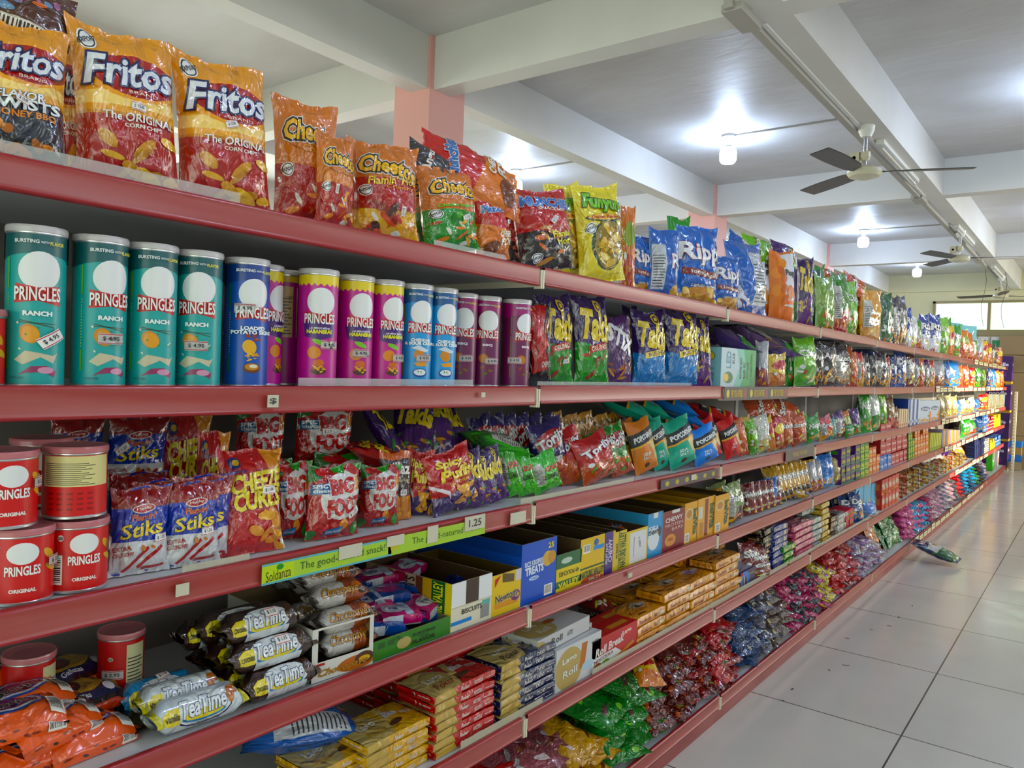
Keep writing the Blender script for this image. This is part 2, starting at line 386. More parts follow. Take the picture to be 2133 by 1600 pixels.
# pink columns
for i, y in enumerate((-.87, 3.305, 7.505, 11.58)):
    for j, x in enumerate((-2.29,)):
        m = MB(); m.box(x, y, 0, x+.29, y+.31, ZC-.002, 'ffffff', PINK)
        tag(ob('column', m), 'pink square column ' + ('behind the shop-front end of the shelving', 'rising behind the twisted-snack bags, thickest in view', 'second along, above the blue ripple bags', 'third along, smallest, nearest the cream end wall')[i], 'column', kind='structure')
# LED bulbs: rose, socket, glowing globe, and its feeder tube
GLOW = mat('lit_bulb_globe', 'ffffff', rough=.4, emit=('c6dcff', 105))
LOOP = [(-1.27, 6.0), (-3.45, 6.05), (-1.32, 10.65), (1.05, 6.0), (1.05, 10.3), (-3.45, 10.6), (-1.27, 14.0), (3.1, 6.0), (1.05, -2.5), (3.1, 1.85), (1.05, 1.85)]  # last three are unseen bulbs, added to light the near shelves
LBL = ['above the onion ring snack bags', 'beyond the first pink column, small between beams', 'above the second ceiling fan end of the aisle', 'over the open aisle floor beside the long beam', 'over the aisle further down beside the long beam', 'far behind the shelving near the rear rooms', 'close to the cream end wall', 'over the window side of the shop', 'added behind the viewer near the shop front', 'added over the open floor nearer the shop front', 'added above the viewer over the near aisle']
lm = None
for i, (x, y) in enumerate(LOOP):
    e = tag(empty('ceiling_bulb', (x, y, ZC)), 'lit white bulb on the ceiling ' + LBL[i], 'light bulb', 'bare bulbs on the ceiling')
    if lm is None:
        a = MB(); a.lathe([(.0, -.001), (.062, -.001), (.06, -.02), (.03, -.035), (.0, -.035)], WHITEP)
        c = MB(); c.lathe([(.02, -.03), (.022, -.085), (.04, -.1), (.0, -.1)], WHITEP)
        g = MB(); g.lathe([(0, -.098), (.04, -.1), (.062, -.118), (.066, -.15), (.064, -.2), (.05, -.222), (.0, -.228)], GLOW)
        lm = (a.mesh('ceiling_rose'), c.mesh('socket'), g.mesh('globe'))
    ob('ceiling_rose', lm[0], e); ob('socket', lm[1], e); ob('globe', lm[2], e)
    if i < 6:
        m = MB(); bx = min(XBM, key=lambda q: abs((q[0]+q[1])/2-x-.8))
        xe = bx[0]; m.box(min(x, xe), y-.006, ZC-.014, max(x, xe), y+.006, ZC-.001, 'ffffff', TRUNK)
        tag(ob('cable_conduit', m), 'white ceiling cable tube feeding the bulb ' + LBL[i], 'conduit', 'ceiling cable tubes')
# ceiling fans
IVORY = mat('ivory_fan_enamel', 'c8c2a6', rough=.35); BLADE = mat('grey_brown_fan_blade', '5c5854', rough=.5); CHROME = mat('chrome_rod', 'b8b8ba', rough=.25, metal=.9)
FL = ['nearest the bulbs over the top shelf bags', 'second along the beam with two wide dark blades', 'smallest, hanging before the end window']
for i, (y, ang) in enumerate(((5.27, 20), (9.4, 8), (13.6, 40))):
    e = tag(empty('ceiling_fan', (-.06, y, ZB)), 'ivory ceiling fan with three blades, ' + FL[i], 'ceiling fan', 'ceiling fans under the long beam')
    m = MB(); m.lathe([(0, 0), (.05, 0), (.048, -.03), (.03, -.07), (0, -.07)], WHITEP); ob('canopy', m, e)
    m = MB(); m.lathe([(.011, -.05), (.011, -.25)], CHROME, n=12); ob('rod', m, e)
    m = MB(); m.box(-.09, -.03, -.235, -.03, .03, -.165, 'ffffff', IVORY); m.lathe([(0, -.16), (.03, -.165), (.032, -.2), (.02, -.22), (0, -.222)], IVORY); sb = ob('regulator_box', m, e)
    m = MB(); m.lathe([(.012, -.007), (.012, 0), (0, 0)], FRAME, n=12); ob('knob', m, sb, (-.06, -.03, -.2), (PI/2, 0, 0))
    m = MB(); m.lathe([(0, -.25), (.05, -.255), (.1, -.28), (.105, -.3), (.09, -.32), (.03, -.338), (0, -.34)], IVORY); ob('motor_housing', m, e)
    for q in range(3):
        a = math.radians(ang + q*120); L = []
        m = MB(); P_ = []
        for s in range(8):
            r = .09 + .53*s/7; wdt = .02 if s == 0 else .045 + .02*math.sin(s/7*PI*.8)
            P_.append([Vector((r, -wdt, -.292-.006)), Vector((r, wdt, -.292+.014))])
        m.sheet(Grid(P_), 'ffffff', BLADE); m.sheet(Grid([[p+Vector((0, 0, -.004)) for p in row] for row in P_]), 'ffffff', BLADE, flip=True)
        ob('blade', m, e, (0, 0, 0), (0, 0, a))
# cable trunking and tube fittings under the long beam
m = MB(); m.box(-.155, 3.3, ZB-.03, -.115, 7.5, ZB, 'ffffff', TRUNK); m.box(-.10, 3.5, ZB-.012, -.085, 7.5, ZB-.001, 'ffffff', WHITEP)
tag(ob('cable_trunking', m), 'long grey-white cable channel along the beam before the first fan', 'trunking')
m = MB(); m.box(-.155, 7.7, ZB-.03, -.115, 15.4, ZB, 'ffffff', TRUNK)
tag(ob('cable_trunking', m), 'further cable channel along the beam past the second cross beam', 'trunking')
for i, y in enumerate((3.26, 7.46, 11.6)):
    m = MB(); m.box(-.19, y-.03, ZB-.035, -.10, y+.22, ZB-.001, 'ffffff', TRUNK); m.box(-.17, y-.055, ZB-.03, -.13, y-.03, ZB+.3, 'ffffff', TRUNK)
    tag(ob('conduit_box', m), 'cream angled cable duct wrapped under the %s cross beam' % ORD[i], 'conduit', 'cable ducts at the cross beams')
for i, y in enumerate((5.6, 9.0, 12.3)):
    e = tag(empty('tube_light', (-.05, y, ZB)), ('slim unlit tube light fixed along the beam ' + ('beside the first fan', 'beside the second fan', 'beyond the second fan'))[0:200] if False else 'slim unlit tube light fixed along the beam ' + ('past the first fan', 'around the second fan', 'close to the end wall')[i], 'tube light', 'tube lights on the long beam')
    m = MB(); m.box(-.025, 0, -.03, .025, 1.25, 0, 'ffffff', WHITEP); ob('housing', m, e)
    m = MB(); m.lathe([(.0, 0), (.013, 0), (.013, 1.16), (0, 1.16)], METAL, n=12); ob('tube', m, e, (0, 1.2, -.045), (PI/2, 0, 0))
# ---------------------------------------------------------------- the long shelving run
TZ = [1.655, 1.340, 1.028, .750, .452, .112]; TN = ['top', 'second', 'third', 'fourth', 'fifth', 'base']
PITCHY, YJ = 1.277, 1.680; BD = .43
J = [YJ + PITCHY*(k-2) for k in range(13)]; J[-1] = 14.45; J[1] = .36
def rail(m, ya, yb, x, z, tint=0):
    for pts, mt in (([(-.006, .001), (-.002, .006), (.006, .006), (.009, .004), (.010, .001)], BEAD), ([(.010, .001), (.0085, -.006), (.0085, -.034), (.012, -.0385)], RAIL), ([(.012, -.0385), (.0125, -.042), (.008, -.044), (0, -.044)], BEAD)):
        P_ = [[Vector((x+a, y, z+b)) for a, b in pts[::-1]] for y in (ya, yb)]; m.sheet(Grid(P_), 'ffffff', mt)
    m.box(x-.001, ya, z-.04, x+.003, yb, z, 'ffffff', BEAD)
for k in range(12):
    ya, yb = J[k], J[k+1]; nm = ordn(k)
    e = tag(empty('gondola_bay', (0, ya, 0)), 'grey-white shelving bay with red rails, %s bay counted from the canister end' % nm, 'shelving', 'bays of the long shelving run'); L = yb-ya
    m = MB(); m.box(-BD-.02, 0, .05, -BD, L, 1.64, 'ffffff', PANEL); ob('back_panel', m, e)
    m = MB(); m.box(-BD-.05, -.02, 0, -BD+.004, .02, 1.64, 'ffffff', STEEL); ob('upright', m, e)
    m = MB(); m.box(.0, 0, 0, .03, L, .07, 'ffffff', KICK); ob('kick_plate', m, e)
    for t in range(6):
        z = TZ[t]; x = .04 if t == 5 else 0
        m = MB(); m.box(-BD if t else -.86, .002, -.028, x, L-.002, 0, 'ffffff', STEEL); s = ob('shelf', m, e, (0, 0, z))
        dz = (((k*7+t*5) % 5)-2)*.0012
        m = MB(); rail(m, .012, L-.012, x, dz); ob('price_rail', m, s)
        m = MB(); m.box(x-.012, -.006, -.05, x+.011, -.001, -.001, 'ffffff', CREAM); m.box(x-.012, .001, -.05, x+.013, .006, -.001, 'ffffff', CREAM)
        m.box(-BD, -.003, -.045 if t < 5 else -.03, x-.01, .003, -.028, 'ffffff', CREAM); ob('end_bracket', m, s)
# ---------------------------------------------------------------- goods: builders
def bagshape(w, h, d, seed=0, n=14, m=20, seal=.055, crump=1.0, flat=0.0, slump=0.0):
    """a filled pillow bag: front grid, back grid. local: +x towards the viewer, y across, z up from 0"""
    F, B = [], []
    ph = seed*1.7; skew = .05*math.sin(seed*2.3+n)*h; ear = .045*h*crump*(1 if w < .5 else 0)
    for i in range(n+1):
        u = i/n; f_, b_ = [], []
        for j in range(m+1):
            v = j/m; t = min(max((v-seal)/(1-2*seal), 0), 1)
            puff = max(math.sin(PI*t), 0)**.42 if 0 < t < 1 else 0
            wide = w*(1-.10*puff); y = (u-.5)*wide
            e = max(1-abs(2*u-1)**3.0, 0)**.75
            th = d/2*puff*e*(1-flat*.5)
            ed = math.exp(-min(v, 1-v)*9)
            pl = (.0045*math.sin(u*23+ph)+.003*math.sin(u*41+ph*2))*ed*crump*(w/.2)
            q = Vector((u*5+seed*3.1, v*7, seed*1.3)); nb = noise.noise(q)*.009 + noise.noise(q*2.3)*.0045 + (.5-abs(noise.noise(q*3.7+Vector((9, 2, 4)))))*.004*(1+2*ed)
            nb *= crump*(.25+.75*puff)*min(1, w/.16)
            z = h*v*(1-.02*puff) + (.004*math.sin(u*9+ph) if v > .9 else 0)*crump
            z += ear*(abs(2*u-1)**3)*(v**7)*(.25+.75*abs(math.sin(seed*4.1+(3 if u < .5 else 5)+m))); y += skew*v*v
            bend = slump*(v**2)*h
            f_.append(Vector((th + pl + nb + bend, y, z))); b_.append(Vector((-th + pl*.8 - nb*.6 + bend, y, z)))
        F.append(f_); B.append(b_)
    for j in range(m+1):
        for i in (0, n):
            a = (F[i][j]+B[i][j])/2; F[i][j] = a.copy(); B[i][j] = a.copy()
    for i in range(n+1):
        for j in (0, m):
            a = (F[i][j]+B[i][j])/2; F[i][j] = a + Vector((.0004, 0, 0)); B[i][j] = a
    # a standing bag rests on its lowest points
    zm = min(min(p.z for p in r) for r in F)
    for r in F+B:
        for p in r: p.z -= zm
    return F, B
def halves(mb, F, B, bg, art, back, mt, j0, j1):
    gf = Grid(F); gb = Grid(B[::-1])
    mb.sheet(gf, bg, mt, art, j0, j1)
    mb.sheet(gb, bg, mt, back, j0, j1)
class Kind:
    """one design of goods: its meshes are made once and shared by all copies"""
    def __init__(s, name, cat, size, parts): s.name, s.cat, s.size, s.parts = name, cat, size, parts
KINDS = {}
def put(k, label, loc, rot=(0, 0, 0), scale=(1, 1, 1), group=None, sticker=None, name=None):
    K = KINDS[k]
    if len(K.parts) == 1 and not sticker:
        o = ob(name or K.name, K.parts[0][1]); tgt = o
    else:
        o = empty(name or K.name); 
        for pn, me, sub in K.parts:
            c = ob(pn, me, o)
            for sn, sme in sub: ob(sn, sme, c)
    if sticker: ob('price_sticker', sticker_mesh(k, *sticker), o)
    o.location = loc; o.rotation_euler = rot; o.scale = scale
    tag(o, label, K.cat, group); return o
STK = {}
def sticker_mesh(k, u, v, rot=0, price='$ 1.25', sz=.034):
    key = (k, u, v, rot, price)
    if key in STK: return STK[key]
    g = KINDS[k].grid; K = KINDS[k]; gw, gh = K.gs
    w, h = sz/gw, sz*.52/gh; c, s = math.cos(rot), math.sin(rot)
    n = 6; P_ = []
    for i in range(n+1):
        row = []
        for j in range(4):
            a, b = (i/n-.5)*sz, (j/3-.5)*sz*.52; x, y = a*c-b*s, a*s+b*c
            p, nn = g.at(u + x/gw, v + y/gh, .0045); row.append(p)
        P_.append(row)
    m = MB(); art = R(0, .86, 1, .94, 'b04048') + R(0, .06, 1, .13, 'b04048') + T(price, .5, .5, .66, .42, '35353c')
    m.sheet(Grid(P_), 'e2e0de', CARD, art, step=.00006, first=.0002); m.sheet(Grid(P_[::-1]), 'e2e0de', CARD)
    STK[key] = m.mesh('price_sticker'); return STK[key]
NOBACK = lambda: NUT(.3, .3, .7, .75, 'c9c7c2', False)
def bagkind(k, size, bg, art, mt=None, back=None, seed=0, hero=False, cat='snack bag', name='snack_bag', **kw):
    w, h, d = size; mt = mt or FILM; n, m = (20, 30) if hero else (10, 14)
    F, B = bagshape(w, h, d, seed + len(k)*.37 + ord(k[0])*.11, n, m, **kw); back = NOBACK() if back is None else back
    if hero:
        js = 2; parts = []
        for nm, a, b in (('pouch', js, m-js), ('top_seal', m-js, m), ('bottom_seal', 0, js)):
            mb = MB(); halves(mb, F, B, bg, art, back, mt, a, b); parts.append((nm, mb.mesh(nm), ()))
    else:
        mb = MB(); halves(mb, F, B, bg, art, back, mt, 0, m); parts = [('pouch', mb.mesh(k), ())]
    K = Kind(name, cat, size, parts); K.grid = Grid(F); K.gs = (w, h); KINDS[k] = K
def cankind(k, rad, h, bg, art, lid=None, cat='crisp can', name='crisp_canister', lidart=()):
    n = 40; P_ = []
    for i in range(n+1):
        a = -PI + 2*PI*i/n   # u=.5 faces +x
        P_.append([Vector((rad*math.cos(a), rad*math.sin(a), z)) for z in (.004, h-.010)])
    g = Grid(P_)
    for i in range(n+1):
        a = -PI + 2*PI*i/n; g.N[i] = [Vector((math.cos(a), math.sin(a), 0))]*2
    mb = MB(); mb.sheet(g, bg, TIN, art, step=.00005, first=.00015)
    lm_ = MB(); lm_.lathe([(rad*.6, h-.006), (rad*.96, h-.004), (rad*1.02, h-.003), (rad*1.045, h-.006), (rad*1.045, h-.012), (rad*1.0, h-.014)], lid or LIDW, n=32)
    lm_.lathe([(0, h-.006), (rad*.6, h-.006)], lid or LIDW, n=32)
    for a_ in lidart:
        q = Grid([[Vector((-rad*.8, rad*.8, h-.004)), Vector((rad*.8, rad*.8, h-.004))], [Vector((-rad*.8, -rad*.8, h-.004)), Vector((rad*.8, -rad*.8, h-.004))]])
    rm = MB(); rm.lathe([(rad*1.0, h-.016), (rad*1.025, h-.0145), (rad*1.02, h-.0095), (rad, h-.009)], METAL, n=32)
    r2 = MB(); r2.lathe([(0, .001), (rad*.97, .0), (rad*1.02, .001), (rad*1.02, .004), (rad, .005)], METAL, n=32)
    K = Kind(name, cat, (2*rad, h, 2*rad), [('can_body', mb.mesh(k), ()), ('lid', lm_.mesh('lid'), ()), ('metal_rim', rm.mesh('metal_rim'), ()), ('bottom_rim', r2.mesh('bottom_rim'), ())])
    K.grid = g; K.gs = (2*PI*rad, h); KINDS[k] = K
def boxkind(k, size, bg, front=(), left=(), top=(), mt=None, cat='box', name='snack_box', right=(), win=None, open_top=False, inner=None, cut=0, back=()):
    """carton: front on +x, the -y end is 'left'. size = (across y, up z, deep x)"""
    w, h, d = size; mt = mt or CARD; mb = MB(); V = Vector
    x0, x1, y0, y1 = -d, 0, -w/2, w/2; kw = dict(step=.00008, first=.0002)
    hf = h*(1-cut)
    fg = Grid([[V((x1, y0, 0)), V((x1, y0, hf))], [V((x1, y1, 0)), V((x1, y1, hf))]])
    if cut: front = [([[(q[0], q[1]/(1-cut)) for q in p] for p in pp], c, t) for pp, c, t in front]
    if win:
        a, b, c, e = win; Q = lambda u, v: V((x1, y0+w*u, hf*v)); S_ = lambda u0, v0, u1, v1: Grid([[Q(u0, v0), Q(u0, v1)], [Q(u1, v0), Q(u1, v1)]])
        mb.sheet(S_(0, 0, 1, b), bg, mt, front, **kw)
        for q in ((0, b, a, 1), (c, b, 1, 1)) + (((a, e, c, 1), ) if e < 1 else ()): mb.sheet(S_(*q), bg, mt)
    else: mb.sheet(fg, bg, mt, front, **kw)
    mb.sheet(Grid([[V((x0, y0, 0)), V((x0, y0, h))], [V((x1, y0, 0)), V((x1, y0, h))]]), bg, mt, left, **kw)
    mb.sheet(Grid([[V((x1, y1, 0)), V((x1, y1, h))], [V((x0, y1, 0)), V((x0, y1, h))]]), bg, mt, right, **kw)
    mb.sheet(Grid([[V((x0, y1, 0)), V((x0, y1, h))], [V((x0, y0, 0)), V((x0, y0, h))]]), bg, mt, back, **kw)
    if open_top:
        t = .0025; ic = inner or '6b5238'
        for a, b_, c, e in (() if win else (((x1-t, y1), (x1-t, y0), hf, 0), )) + (((x0+t, y0), (x0+t, y1), h, 0), ((x1, y0+t), (x0, y0+t), h, 0), ((x0, y1-t), (x1, y1-t), h, 0)):
            mb.quad((a[0], a[1], 0), (b_[0], b_[1], 0), (b_[0], b_[1], c), (a[0], a[1], c), ic, mt)
        mb.quad((x1, y0, t), (x1, y1, t), (x0, y1, t), (x0, y0, t), ic, mt)
        for a, b_, c in (((x0, y0), (x1, y0+t), h), ((x0, y1-t), (x1, y1), h), ((x0, y0), (x0+t, y1), h), ((x1-t, y0), (x1, y1), hf)):
            mb.quad((a[0], a[1], c), (b_[0], a[1], c), (b_[0], b_[1], c), (a[0], b_[1], c), '9b8a6c', mt)
    else:
        mb.sheet(Grid([[V((x1, y0, h)), V((x0, y0, h))], [V((x1, y1, h)), V((x0, y1, h))]]), bg, mt, top, **kw)
    mb.quad((x0, y0, 0), (x0, y1, 0), (x1, y1, 0), (x1, y0, 0), bg, mt)
    K = Kind(name, cat, size, [('carton', mb.mesh(k), ())]); K.grid = fg; K.gs = (w, h); KINDS[k] = K
def rollkind(k, L, r, bg, art, cat='biscuit roll', name='biscuit_roll', sq=1.0, ends=None):
    """wrapped roll lying along y, crimped at both ends; art: u along, v=.5 faces +x, .75 faces up"""
    n, m = 22, 16; P_ = []
    for i in range(n+1):
        u = i/n; y = (u-.5)*L; e = min(u, 1-u)*L
        f = 1 if e > .03 else .25+.75*math.sin(min(1, max(0, (e-.012)/.018))*PI/2) if e > .012 else .25
        row = []
        for j in range(m+1):
            a = -PI + 2*PI*j/m; q = f if e > .03 else 1
            rr = r*(1 + .03*noise.noise(Vector((u*9, j*1.3 % 16, len(k)))))
            fl = f if e <= .03 else 1
            row.append(Vector((rr*math.cos(a)*(1.15-.15*fl) , y, r*.98 + rr*math.sin(a)*fl*sq)))
        row[m] = row[0].copy(); P_.append(row)
    g = Grid(P_)
    for i in range(n+1):
        for j in range(m+1):
            v = Vector((P_[i][j].x, 0, P_[i][j].z-r)); g.N[i][j] = v.normalized() if v.length else Vector((0, 0, 1))
    mb = MB(); mb.sheet(g, bg, FILM, art)
    K = Kind(name, cat, (L, 2*r, 2*r), [('wrapper', mb.mesh(k), ())]); K.grid = g; K.gs = (L, 2*PI*r); KINDS[k] = K
def flatpack(k, size, bg, top=(), front=(), left=(), name='wafer_pack', cat='wafer pack', crimp=True, soft=0.0):
    """flat pack lying on its back: printed top, front edge on +x, sealed fins at the y ends"""
    w, h, d = size; mb = MB(); V = Vector; x0, x1, y0, y1 = -d, 0, -w/2, w/2; r = .004; kw = dict(step=.0001, first=.0003)
    n, m = (6, 5) if not soft else (12, 9); P_ = []
    for i in range(n+1):
        row = []
        for j in range(m+1):
            u, v = i/n, j/m; row.append(V((x1+(x0-x1)*v, y0+(y1-y0)*u, h*(1-(.10+soft)*(abs(2*v-1)**(6-soft*5))) - (.14+soft*.6)*h*abs(2*u-1)**(6-soft*4) + soft*.008*noise.noise(V((u*4, v*3, len(k)))) + .0006*math.sin(u*17+v*9))))
        P_.append(row)
    mb.sheet(Grid(P_), bg, FILM, top, **kw)
    mb.sheet(Grid([[V((x1, y0, 0)), V((x1+.001, y0, h*.3)), P_[0][0]]] + [[V((x1, y0+(y1-y0)*i/n, 0)), V((x1+.002+soft*.01, y0+(y1-y0)*i/n, h*.35)), P_[i][0]] for i in range(1, n)] + [[V((x1, y1, 0)), V((x1+.001, y1, h*.3)), P_[n][0]]]), bg, FILM, front, **kw)
    mb.sheet(Grid([[V((x0, y0, 0)), P_[0][m]], [V((x1, y0, 0)), P_[0][0]]]), bg, FILM, left, **kw)
    mb.quad((x1, y1, 0), (x0, y1, 0), P_[n][m], P_[n][0], bg, FILM); mb.quad((x0, y1, 0), (x0, y0, 0), P_[0][m], P_[n][m], bg, FILM)
    mb.quad((x0, y0, 0), (x0, y1, 0), (x1, y1, 0), (x1, y0, 0), bg, FILM)
    if crimp:
        for s, y in ((-1, y0), (1, y1)):
            mb.quad((x0+.003, y, h*.4), (x1-.003, y, h*.4), (x1-.006, y+s*.009, h*.34), (x0+.006, y+s*.009, h*.34), bg, FILM)
            mb.quad((x0+.006, y+s*.009, h*.34), (x1-.006, y+s*.009, h*.34), (x1-.003, y, h*.39), (x0+.003, y, h*.39), bg, FILM)
    K = Kind(name, cat, size, [('pack', mb.mesh(k), ())]); K.grid = Grid(P_); K.gs = (w, d); KINDS[k] = K
# fitting a thing to where the photo shows it: xl..xr across its foot, yt its top
def fit(k, xl, xr, yt, t, label, X=-.05, yaw=0, lean=0, dz=0, group=None, sticker=None, rnd=None, thick=None, roll=0, name=None):
    z = TZ[t]+.002+dz; K = KINDS[k]; w, h, d = K.size
    Ya, Yb = Ypx(xl, X, z), Ypx(xr, X, z); Yc = (Ya+Yb)/2; a = math.radians(yaw); W_ = Yb-Ya
    for _ in range(6):
        hy, hx = W_/2*math.cos(a), -W_/2*math.sin(a)
        xa = pr((X-hx, Yc-hy, z))[0]; xb = pr((X+hx, Yc+hy, z))[0]; W_ = min(W_*(xr-xl)/max(xb-xa, 1), 2.3*w)
        Yc += (Ypx((xl+xr)/2, X, z) - Ypx((xa+xb)/2, X, z))
    if not roll and thick is None and lean >= 0 and 'snack' in K.name+K.cat or 'popped' in K.name:
        roll = 15 if (t == 2 and xl > 840) else 9 if (t == 0 and 840 < xl < 1250) else 1.5 if t == 0 else 4 if t == 1 else 8 if t == 3 else 0
        if t == 2 and xl > 1760: roll = 7
    hh = Zpx(yt, X - .04*(abs(lean) > 2), Yc) - z; la = math.radians(lean)
    hh = hh/max(math.cos(la), .3)
    rr = abs(math.sin(math.radians(roll)))*W_/2; z += rr*.8; hh = (hh-rr*.8)/max(math.cos(math.radians(roll)), .5)
    st = thick if thick else min(1.25, max(.55, (W_/w)*.6+.4))
    return put(k, label, (X, Yc, z), (math.radians(roll), -la, a), (st, W_/w, hh/h), group, sticker, name)
# ---------------------------------------------------------------- goods: designs
A2 = .70   # width/height of a tall bag front
def fritos(base2, extra):
    a = WV(0, .47, base2, .02, .3) + WV(.44, .60, 'c98a20', .02, .3) + WV(.46, .585, 'e2a52c', .02, .3) + WV(.50, .57, 'eccb8a', .018, .5)
    a += E(.56, .70, .50, .155, 'e3a02a', .0, 26, A2) + E(.58, .705, .44, .135, '9c2a22', 0, 26, A2) + E(.6, .71, .42, .12, 'aa3026', 0, 26, A2)
    a += T('Fritos', .53, .725, .84, .17, 'd9dbe2', .04, ('262a68', .055), .025, .25, A2, 0, ('14163a', .085))
    a += T('BRAND', .62, .60, .30, .022, 'e8d6c8', 0, None, .0, 0, A2) + BADGE(.15, .89, .085, A2)
    return a + extra
chips = ['c9952e', 'd8a83c', 'b9842a', 'e0b44c']
bagkind('fritos', (.24, .345, .10), 'dc9a1e', fritos('a8241c', BLOBS(5, 12, .1, .03, .92, .33, .13, .035, chips, A2) + T('The ORIGINAL', .57, .435, .72, .048, 'e9e2dc', 0, ('7c1a16', .03), .02, .05, A2) + T('CORN CHIPS', .60, .385, .38, .024, 'e9dcd4', asp=A2)), hero=True, seed=2)
bagkind('fritos_bbq', (.24, .345, .10), 'dc9a1e', fritos('23283c', WV(0, .2, '15151c', .03, 2) + T('FLAVOR', .5, .47, .5, .05, 'e0e2e6', .03, ('15151c', .06), .03, .1, A2) + T('TWISTS', .52, .41, .8, .065, 'e0e2e6', .03, ('15151c', .06), .03, .0, A2) + T('HONEY BBQ', .55, .345, .66, .048, 'd98a24', .02, None, .03, 0, A2) + BLOBS(8, 14, .05, .03, .95, .27, .09, .03, ['b5702a', 'c98438', 'a86420'], A2)), hero=True, seed=4)
def cheetos(low, extra, mid='c87820'):
    a = WV(0, .46, low, .03, 1.2) + BLOBS(3, 16, .1, .03, .95, .38, .10, .022, ['d98a2c', 'c46a1c', 'e0a040', 'b9501a', 'd8d4cc'], A2)
    a += E(.5, .72, .40, .12, mid, .1, 20, A2)
    return a + T('Cheetos', .52, .735, .82, .16, 'e3b41e', -.14, ('17130f', .11), .035, .1, A2, -.3, ('ddd8d0', .145)) + extra
bagkind('cheetos', (.22, .34, .10), 'cc7c24', cheetos('a82618', T('Crunchy', .58, .60, .5, .06, 'dc9a1e', -.06, ('8c1c12', .06), .03, 0, A2) + BADGE(.13, .44, .08, A2)), hero=True, seed=1)
bagkind('cheetos_hot', (.22, .34, .10), 'c87822', cheetos('d8a820', WV(.30, .60, 'a82418', .02, .4) + T("Flamin' Hot", .56, .60, .72, .085, 'e3c41e', .08, ('8c1c12', .03), .02, .2, A2) + T('Crunchy', .66, .53, .42, .045, 'dc8a1e', .02, ('7c140c', .05), .03, 0, A2) + BADGE(.16, .48, .085, A2) + BLOBS(11, 9, .15, .05, .9, .33, .13, .04, ['b03a1c', 'c8551f', '8c2a14', '4a2416'], A2)), hero=True, seed=5)
bagkind('cheetos_green', (.19, .29, .09), 'ca7a24', cheetos('1e8c3c', T('Cheddar Jalapeno', .5, .52, .66, .045, '7cc832', .0, ('1a4a1c', .05), .02, 0, A2) + E(.5, .40, .17, .06, '2c7a2c', .3, 14, A2) + E(.47, .41, .06, .04, '5aa03c', .3, 12, A2) + BADGE(.13, .43, .085, A2)), hero=True, seed=6)
bagkind('munch_cheese', (.17, .26, .08), 'ba2a24', WV(0, .52, 'd07a1c', .06, 2) + BLOBS(4, 12, .05, .05, .6, .5, .12, .04, ['c87a24', 'd89a3c', 'b86018'], A2) + E(.3, .2, .22, .10, '6a3414', .2, 14, A2) + T('Munchies', .5, .80, .8, .1, '3c6aa8', .05, ('e2e2e6', .09), .05, 0, A2) + T('CHEESE', .70, .40, .46, .08, 'e6ddd0', asp=A2, bold=.04) + T('FIX', .72, .28, .38, .09, 'e6ddd0', asp=A2, bold=.05), hero=True, seed=3)
bagkind('munch_hot', (.21, .31, .09), 'b02a2c', WV(0, .42, '201a1e', .05, 1.2) + BLOBS(6, 14, .08, .05, .95, .55, .13, .03, ['a8482c', 'c46a2c', '8c3218', 'b8822c'], A2) + T('MUNCHIES', .52, .82, .88, .11, '3a6ab0', -.08, ('e2e2e8', .09), .06, 0, A2) + T('SNACK MIX', .55, .735, .5, .03, 'e2d8d4', -.08, asp=A2) + T('Flamin', .66, .42, .34, .07, 'd8d020', .1, asp=A2, bold=.03) + T('Hot', .68, .33, .22, .07, 'd8d020', .1, asp=A2, bold=.03) + BADGE(.22, .14, .085, A2), hero=True, seed=7)
bagkind('funyuns', (.20, .35, .09), 'd8c818', E(.52, .38, .38, .27, '1c3a20', .0, 22, A2) + E(.53, .38, .34, .25, '8a7430', .0, 22, A2) + BLOBS(7, 22, .28, .16, .76, .58, .11, .035, ['d2b060', 'c49c48', 'e0c884', 'b98c3c'], A2) + E(.5, .665, .42, .04, '1c3a20', 0, 16, A2) + E(.5, .67, .39, .032, 'd8a820', 0, 16, A2) + T('Onion Flavored', .5, .67, .66, .03, 'a82a1c', asp=A2, bold=.02) + T('Funyuns', .53, .80, .86, .16, '7ab028', -.1, ('1a2a18', .09), .05, .1, A2) + BADGE(.17, .56, .085, A2) + [([[(0, y), (0, y+.004), (1, y+.16), (1, y+.156)] for y in (.05, .3, .55, .8)], 'dcd060', 0)], hero=True, seed=8)
rip = WV(.0, .10, 'c49a58', .03, 1) + E(.5, .13, .42, .10, 'c08a4c', .0, 18, A2) + BLOBS(9, 12, .15, .04, .85, .2, .12, .035, ['d4ac64', 'e0bc78', 'b8803c'], A2) + P([(.05, .38), (.95, .31), (.95, .40), (.05, .47)], '7c2c28') + T('100% Real', .5, .39, .62, .042, 'dcd0c8', -.12, asp=A2) + T('Ripples', .72, .64, 1.45, .27, 'dcdce0', -.02, ('8c2a34', .05), .03, 0, A2) + T('Lightly Salted', .52, .23, .6, .045, 'e8e4dc', -.05, ('2a4a7c', .05), .01, .2, A2)
bagkind('ripples', (.20, .32, .09), '1c62b4', rip, hero=True, seed=9)
bagkind('ripples_side', (.19, .31, .10), '1c5cac', NUT(.05, .12, .40, .78, 'b9bcc4', False) + T('R', .75, .55, .3, .2, 'd8d8dc', 0, ('8c2a34', .05), .03, 0, A2) + E(.85, .1, .2, .1, 'c49a58', asp=A2), seed=10)
bagkind('ripples_back', (.20, .32, .09), '1c62b4', NUT(.42, .12, .86, .86, 'b8bcc4', False) + T('R', .15, .25, .2, .3, 'c8ccd8', .4, ('7c2a44', .05), .03, 0, A2) + E(.6, .06, .1, .035, 'd8c8d8', asp=A2), seed=11)
